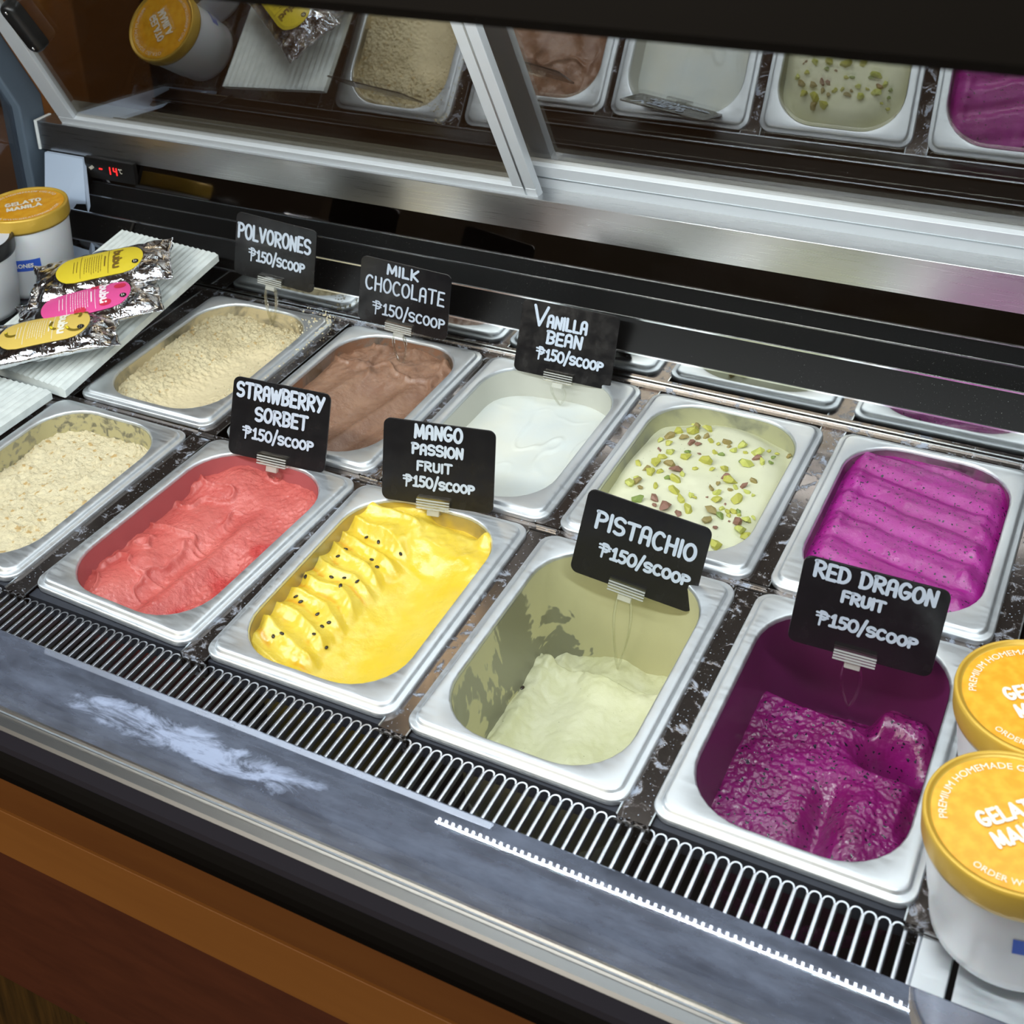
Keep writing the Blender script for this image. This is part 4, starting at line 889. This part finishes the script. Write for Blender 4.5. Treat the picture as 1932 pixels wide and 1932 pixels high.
def pouch(label, ctr, rz, tiltx, tilty, col, ink, seed, deco):
    L_, W_, T_ = 0.148, 0.078, 0.013; nz = Noise(seed)
    def top(x, y):
        u = np.clip(np.abs(x) / (L_ / 2), 0, 1); v = np.clip(np.abs(y) / (W_ / 2), 0, 1)
        b = (1 - u ** 3.2) ** 0.8 * (1 - v ** 2.2) ** 0.75
        cr = (0.12 + 0.9 * np.clip(u * 1.7 - 0.75, 0, 1) + 0.35 * v ** 3) * (1 - 0.8 * v ** 10)
        ri = 0.0065 * cr * (np.abs(nz.fbm(x * 38, y * 42, 2)) * 2 - 0.45) + 0.0035 * cr * (np.abs(nz.fbm(x * 80 + 9, y * 90, 2)) * 2 - 0.4)
        xs_, ys_ = np.abs(x), np.abs(y); q_ = np.hypot(np.clip(xs_ - 0.026, 0, 1), ys_)
        return T_ * b + ri * np.clip((q_ - 0.0235) / 0.006, 0, 1)
    nx_, ny_ = 90, 54
    xs = np.linspace(-1, 1, nx_); ys = np.linspace(-1, 1, ny_); X, Y = np.meshgrid(xs, ys)
    jag = 1 + 0.05 * nz.fbm(Y * 3 + 4, X * 0 + 2, 2) + 0.05 * np.abs(Y) ** 4
    XX = X * L_ / 2 * jag; YY = Y * W_ / 2 * (1 - 0.12 * np.cos(X * PI / 2) ** 2 * 0 - 0.07 * (1 - np.abs(X) ** 3) + 0.03 * nz.fbm(X * 5, Y * 0 + 7, 2))
    Zt = top(XX / jag, YY); Zb = -0.55 * np.clip(Zt, 0, 1); edge = (np.abs(X) > 0.999) | (np.abs(Y) > 0.999); Zb = np.where(edge, Zt, Zb)
    idx = np.arange(nx_ * ny_).reshape(ny_, nx_); n = nx_ * ny_
    V = np.vstack([np.stack([XX, YY, Zt], -1).reshape(-1, 3), np.stack([XX, YY, Zb], -1).reshape(-1, 3)])
    F = np.stack([idx[:-1, :-1], idx[:-1, 1:], idx[1:, 1:], idx[1:, :-1]], -1).reshape(-1, 4)
    F = F.tolist() + (F[:, ::-1] + n).tolist()
    root = empty('ice_pop_pouch', ctr, 0); root.rotation_euler = (tiltx, tilty, rz); tag(root, label, 'pouch', 'silver foil pouches on the foam board')
    o = obj('foil_pouch', V, F, M['foil'], root, True)
    bm = bmesh.new(); bm.from_mesh(o.data); bmesh.ops.remove_doubles(bm, verts=bm.verts, dist=1e-6); bm.to_mesh(o.data); bm.free()
    # sticker
    sl, sw_ = 0.0465, 0.0235
    def st(x, y):   # smoother than the foil below it
        return float(top(np.array(x * 0.92), np.array(y))) 
    hs = lambda x, y, l=0: T_ * (1 - (abs(x) / (L_ / 2)) ** 3.2) ** 0.8 * (1 - min(1, abs(y) / (W_ / 2)) ** 2.2) ** 0.75 + 0.0005
    V = []; F = []; a_, b_ = 46, 22
    for j in range(b_ + 1):
        y = sw_ * (-1 + 2 * j / b_); hw = sl - sw_ * 0.9 + sw_ * 0.9 * math.sqrt(max(0, 1 - (y / sw_) ** 2))
        for i in range(a_ + 1):
            x = hw * (-1 + 2 * i / a_); V.append((x, y, hs(x, y)))
    F = [(j * (a_ + 1) + i, j * (a_ + 1) + i + 1, (j + 1) * (a_ + 1) + i + 1, (j + 1) * (a_ + 1) + i) for j in range(b_) for i in range(a_)]
    ms = plain('sticker_colour', col, 0.35); sk = obj('sticker', V, F, ms, root, True)
    fnp = lambda x, y, l: (x, y, hs(x, y) + 0.00025 + l)
    fnt = lambda lx, ly, l: (0.0145 + ly, 0.0175 - lx, hs(0.0145 + ly, 0.0175 - lx) + 0.0003 + l)
    mi = plain('sticker_ink', ink, 0.5); rnd = random.Random(seed)
    for (shape, cc, wd) in deco:
        mb = MB()
        for q in shape: ribbon(mb, q, wd, lambda x, y, l: (x, y, hs(x, y) + 0.00015 + l))
        mb.obj('sticker_motif', plain('motif_colour', cc, 0.5), sk)
    mb = MB(); write(mb, 'bubu', 0, 0.034, 0, 0.0085, 0.0026, fnt, rnd, adv=0.12)
    ribbon(mb, [(0.0100, 0.0205), (0.0100, -0.0205)], 0.0005, fnp); ribbon(mb, [(-0.0195, 0.0200), (-0.0195, -0.0200)], 0.0005, fnp)
    ribbon(mb, [(0.0062, 0.009), (0.0062, -0.009)], 0.0013, fnp)
    for k in range(8):
        x = 0.0022 - k * 0.0025; y = 0.0150 - rnd.random() * 0.002
        while y > -0.0140:
            w_ = rnd.uniform(0.001, 0.004); ribbon(mb, [(x, y), (x, y - w_)], 0.00055, fnp); y -= w_ + 0.0013
    for k in range(2): ribbon(mb, [(-0.0235 - 0.0035 * k, 0.010), (-0.0235 - 0.0035 * k, -0.010)], 0.0006, fnp)
    mb.obj('sticker_lettering', mi, sk)
    mb = MB(); ribbon(mb, [(0.0385, -0.010), (0.0386, -0.010)], 0.0070, lambda x, y, l: (x, y, hs(x, y) + 0.0002 + l)); mb.obj('sticker_dot', M['black'], sk)
    mb = MB(); ribbon(mb, [(0.0375, -0.0085), (0.0375, -0.0115)], 0.0007, lambda x, y, l: (x, y, hs(x, y) + 0.0005 + l)); ribbon(mb, [(0.0394, -0.009), (0.0394, -0.011)], 0.0007, lambda x, y, l: (x, y, hs(x, y) + 0.0005 + l)); mb.obj('dot_lettering', M['print_white'], sk)
    return root
def cres(cx, cy, r, a): return [(cx + r * math.cos(math.radians(a + q * 12)), cy + r * math.sin(math.radians(a + q * 12))) for q in range(9)]
ban = [(cres(0.026, 0.012, 0.010, -20), 0), (cres(0.034, -0.004, 0.010, 200), 0), (cres(0.016, 0.001, 0.009, 150), 0), (cres(-0.030, 0.005, 0.009, 180), 0), (cres(0.036, 0.010, 0.008, 40), 0)]
bsh = [q for q, _ in ban]
pouch('silver pouch with orange-yellow banana sticker, nearest of the pouches', (-1.012, 0.878, 0.041), math.radians(35), math.radians(6), math.radians(-6), srgb(226, 194, 98), srgb(246, 242, 226), 21,
      [(bsh, srgb(120, 100, 20), 0.0032), (bsh, srgb(238, 216, 40), 0.0025)])
ov = lambda cx, cy: [(cx - 0.002, cy), (cx + 0.002, cy)]
pouch('silver pouch with pink strawberry sticker, between the two yellow ones', (-1.003, 0.931, 0.0500), math.radians(41), math.radians(8), math.radians(-7), srgb(228, 84, 152), srgb(250, 236, 242), 22,
      [([ov(0.012, 0.017), ov(0.020, -0.015), ov(0.036, 0.008), ov(-0.006, -0.018)], srgb(206, 44, 74), 0.0085)])
pouch('silver pouch with lemon-yellow sticker and dark print, farthest of the pouches', (-1.024, 0.978, 0.0655), math.radians(37), math.radians(9), math.radians(-6), srgb(224, 200, 52), srgb(120, 92, 30), 23, [])
# crumbs spilt round the beige pan
cb = MB(); rs = np.random.RandomState(11)
for _ in range(260):
    a = rs.rand(); x_ = -0.812 + rs.normal(0, 0.010) - 0.03 * (rs.rand() < 0.3) * rs.rand(); y_ = 0.90 + 0.19 * a ** 0.6; r = rs.uniform(0.0004, 0.0013)
    zz = 0.0036 if abs(x_ + 0.808) > 0.006 and x_ < -0.806 else 0.0008
    d = rs.normal(size=(6, 3)) * 0.15 * r
    pts = np.array([(1,0,0),(-1,0,0),(0,1,0),(0,-1,0),(0,0,1),(0,0,-1)]) * r + d + (x_, y_, zz)
    cb.add(pts.tolist(), [(0,2,4),(2,1,4),(1,3,4),(3,0,4),(2,0,5),(1,2,5),(3,1,5),(0,3,5)])
o = cb.obj('crumbs', G['crumb']); tag(o, 'pale crumbs spilt on the steel between the beige and the chocolate pans', 'crumbs', kind='stuff')
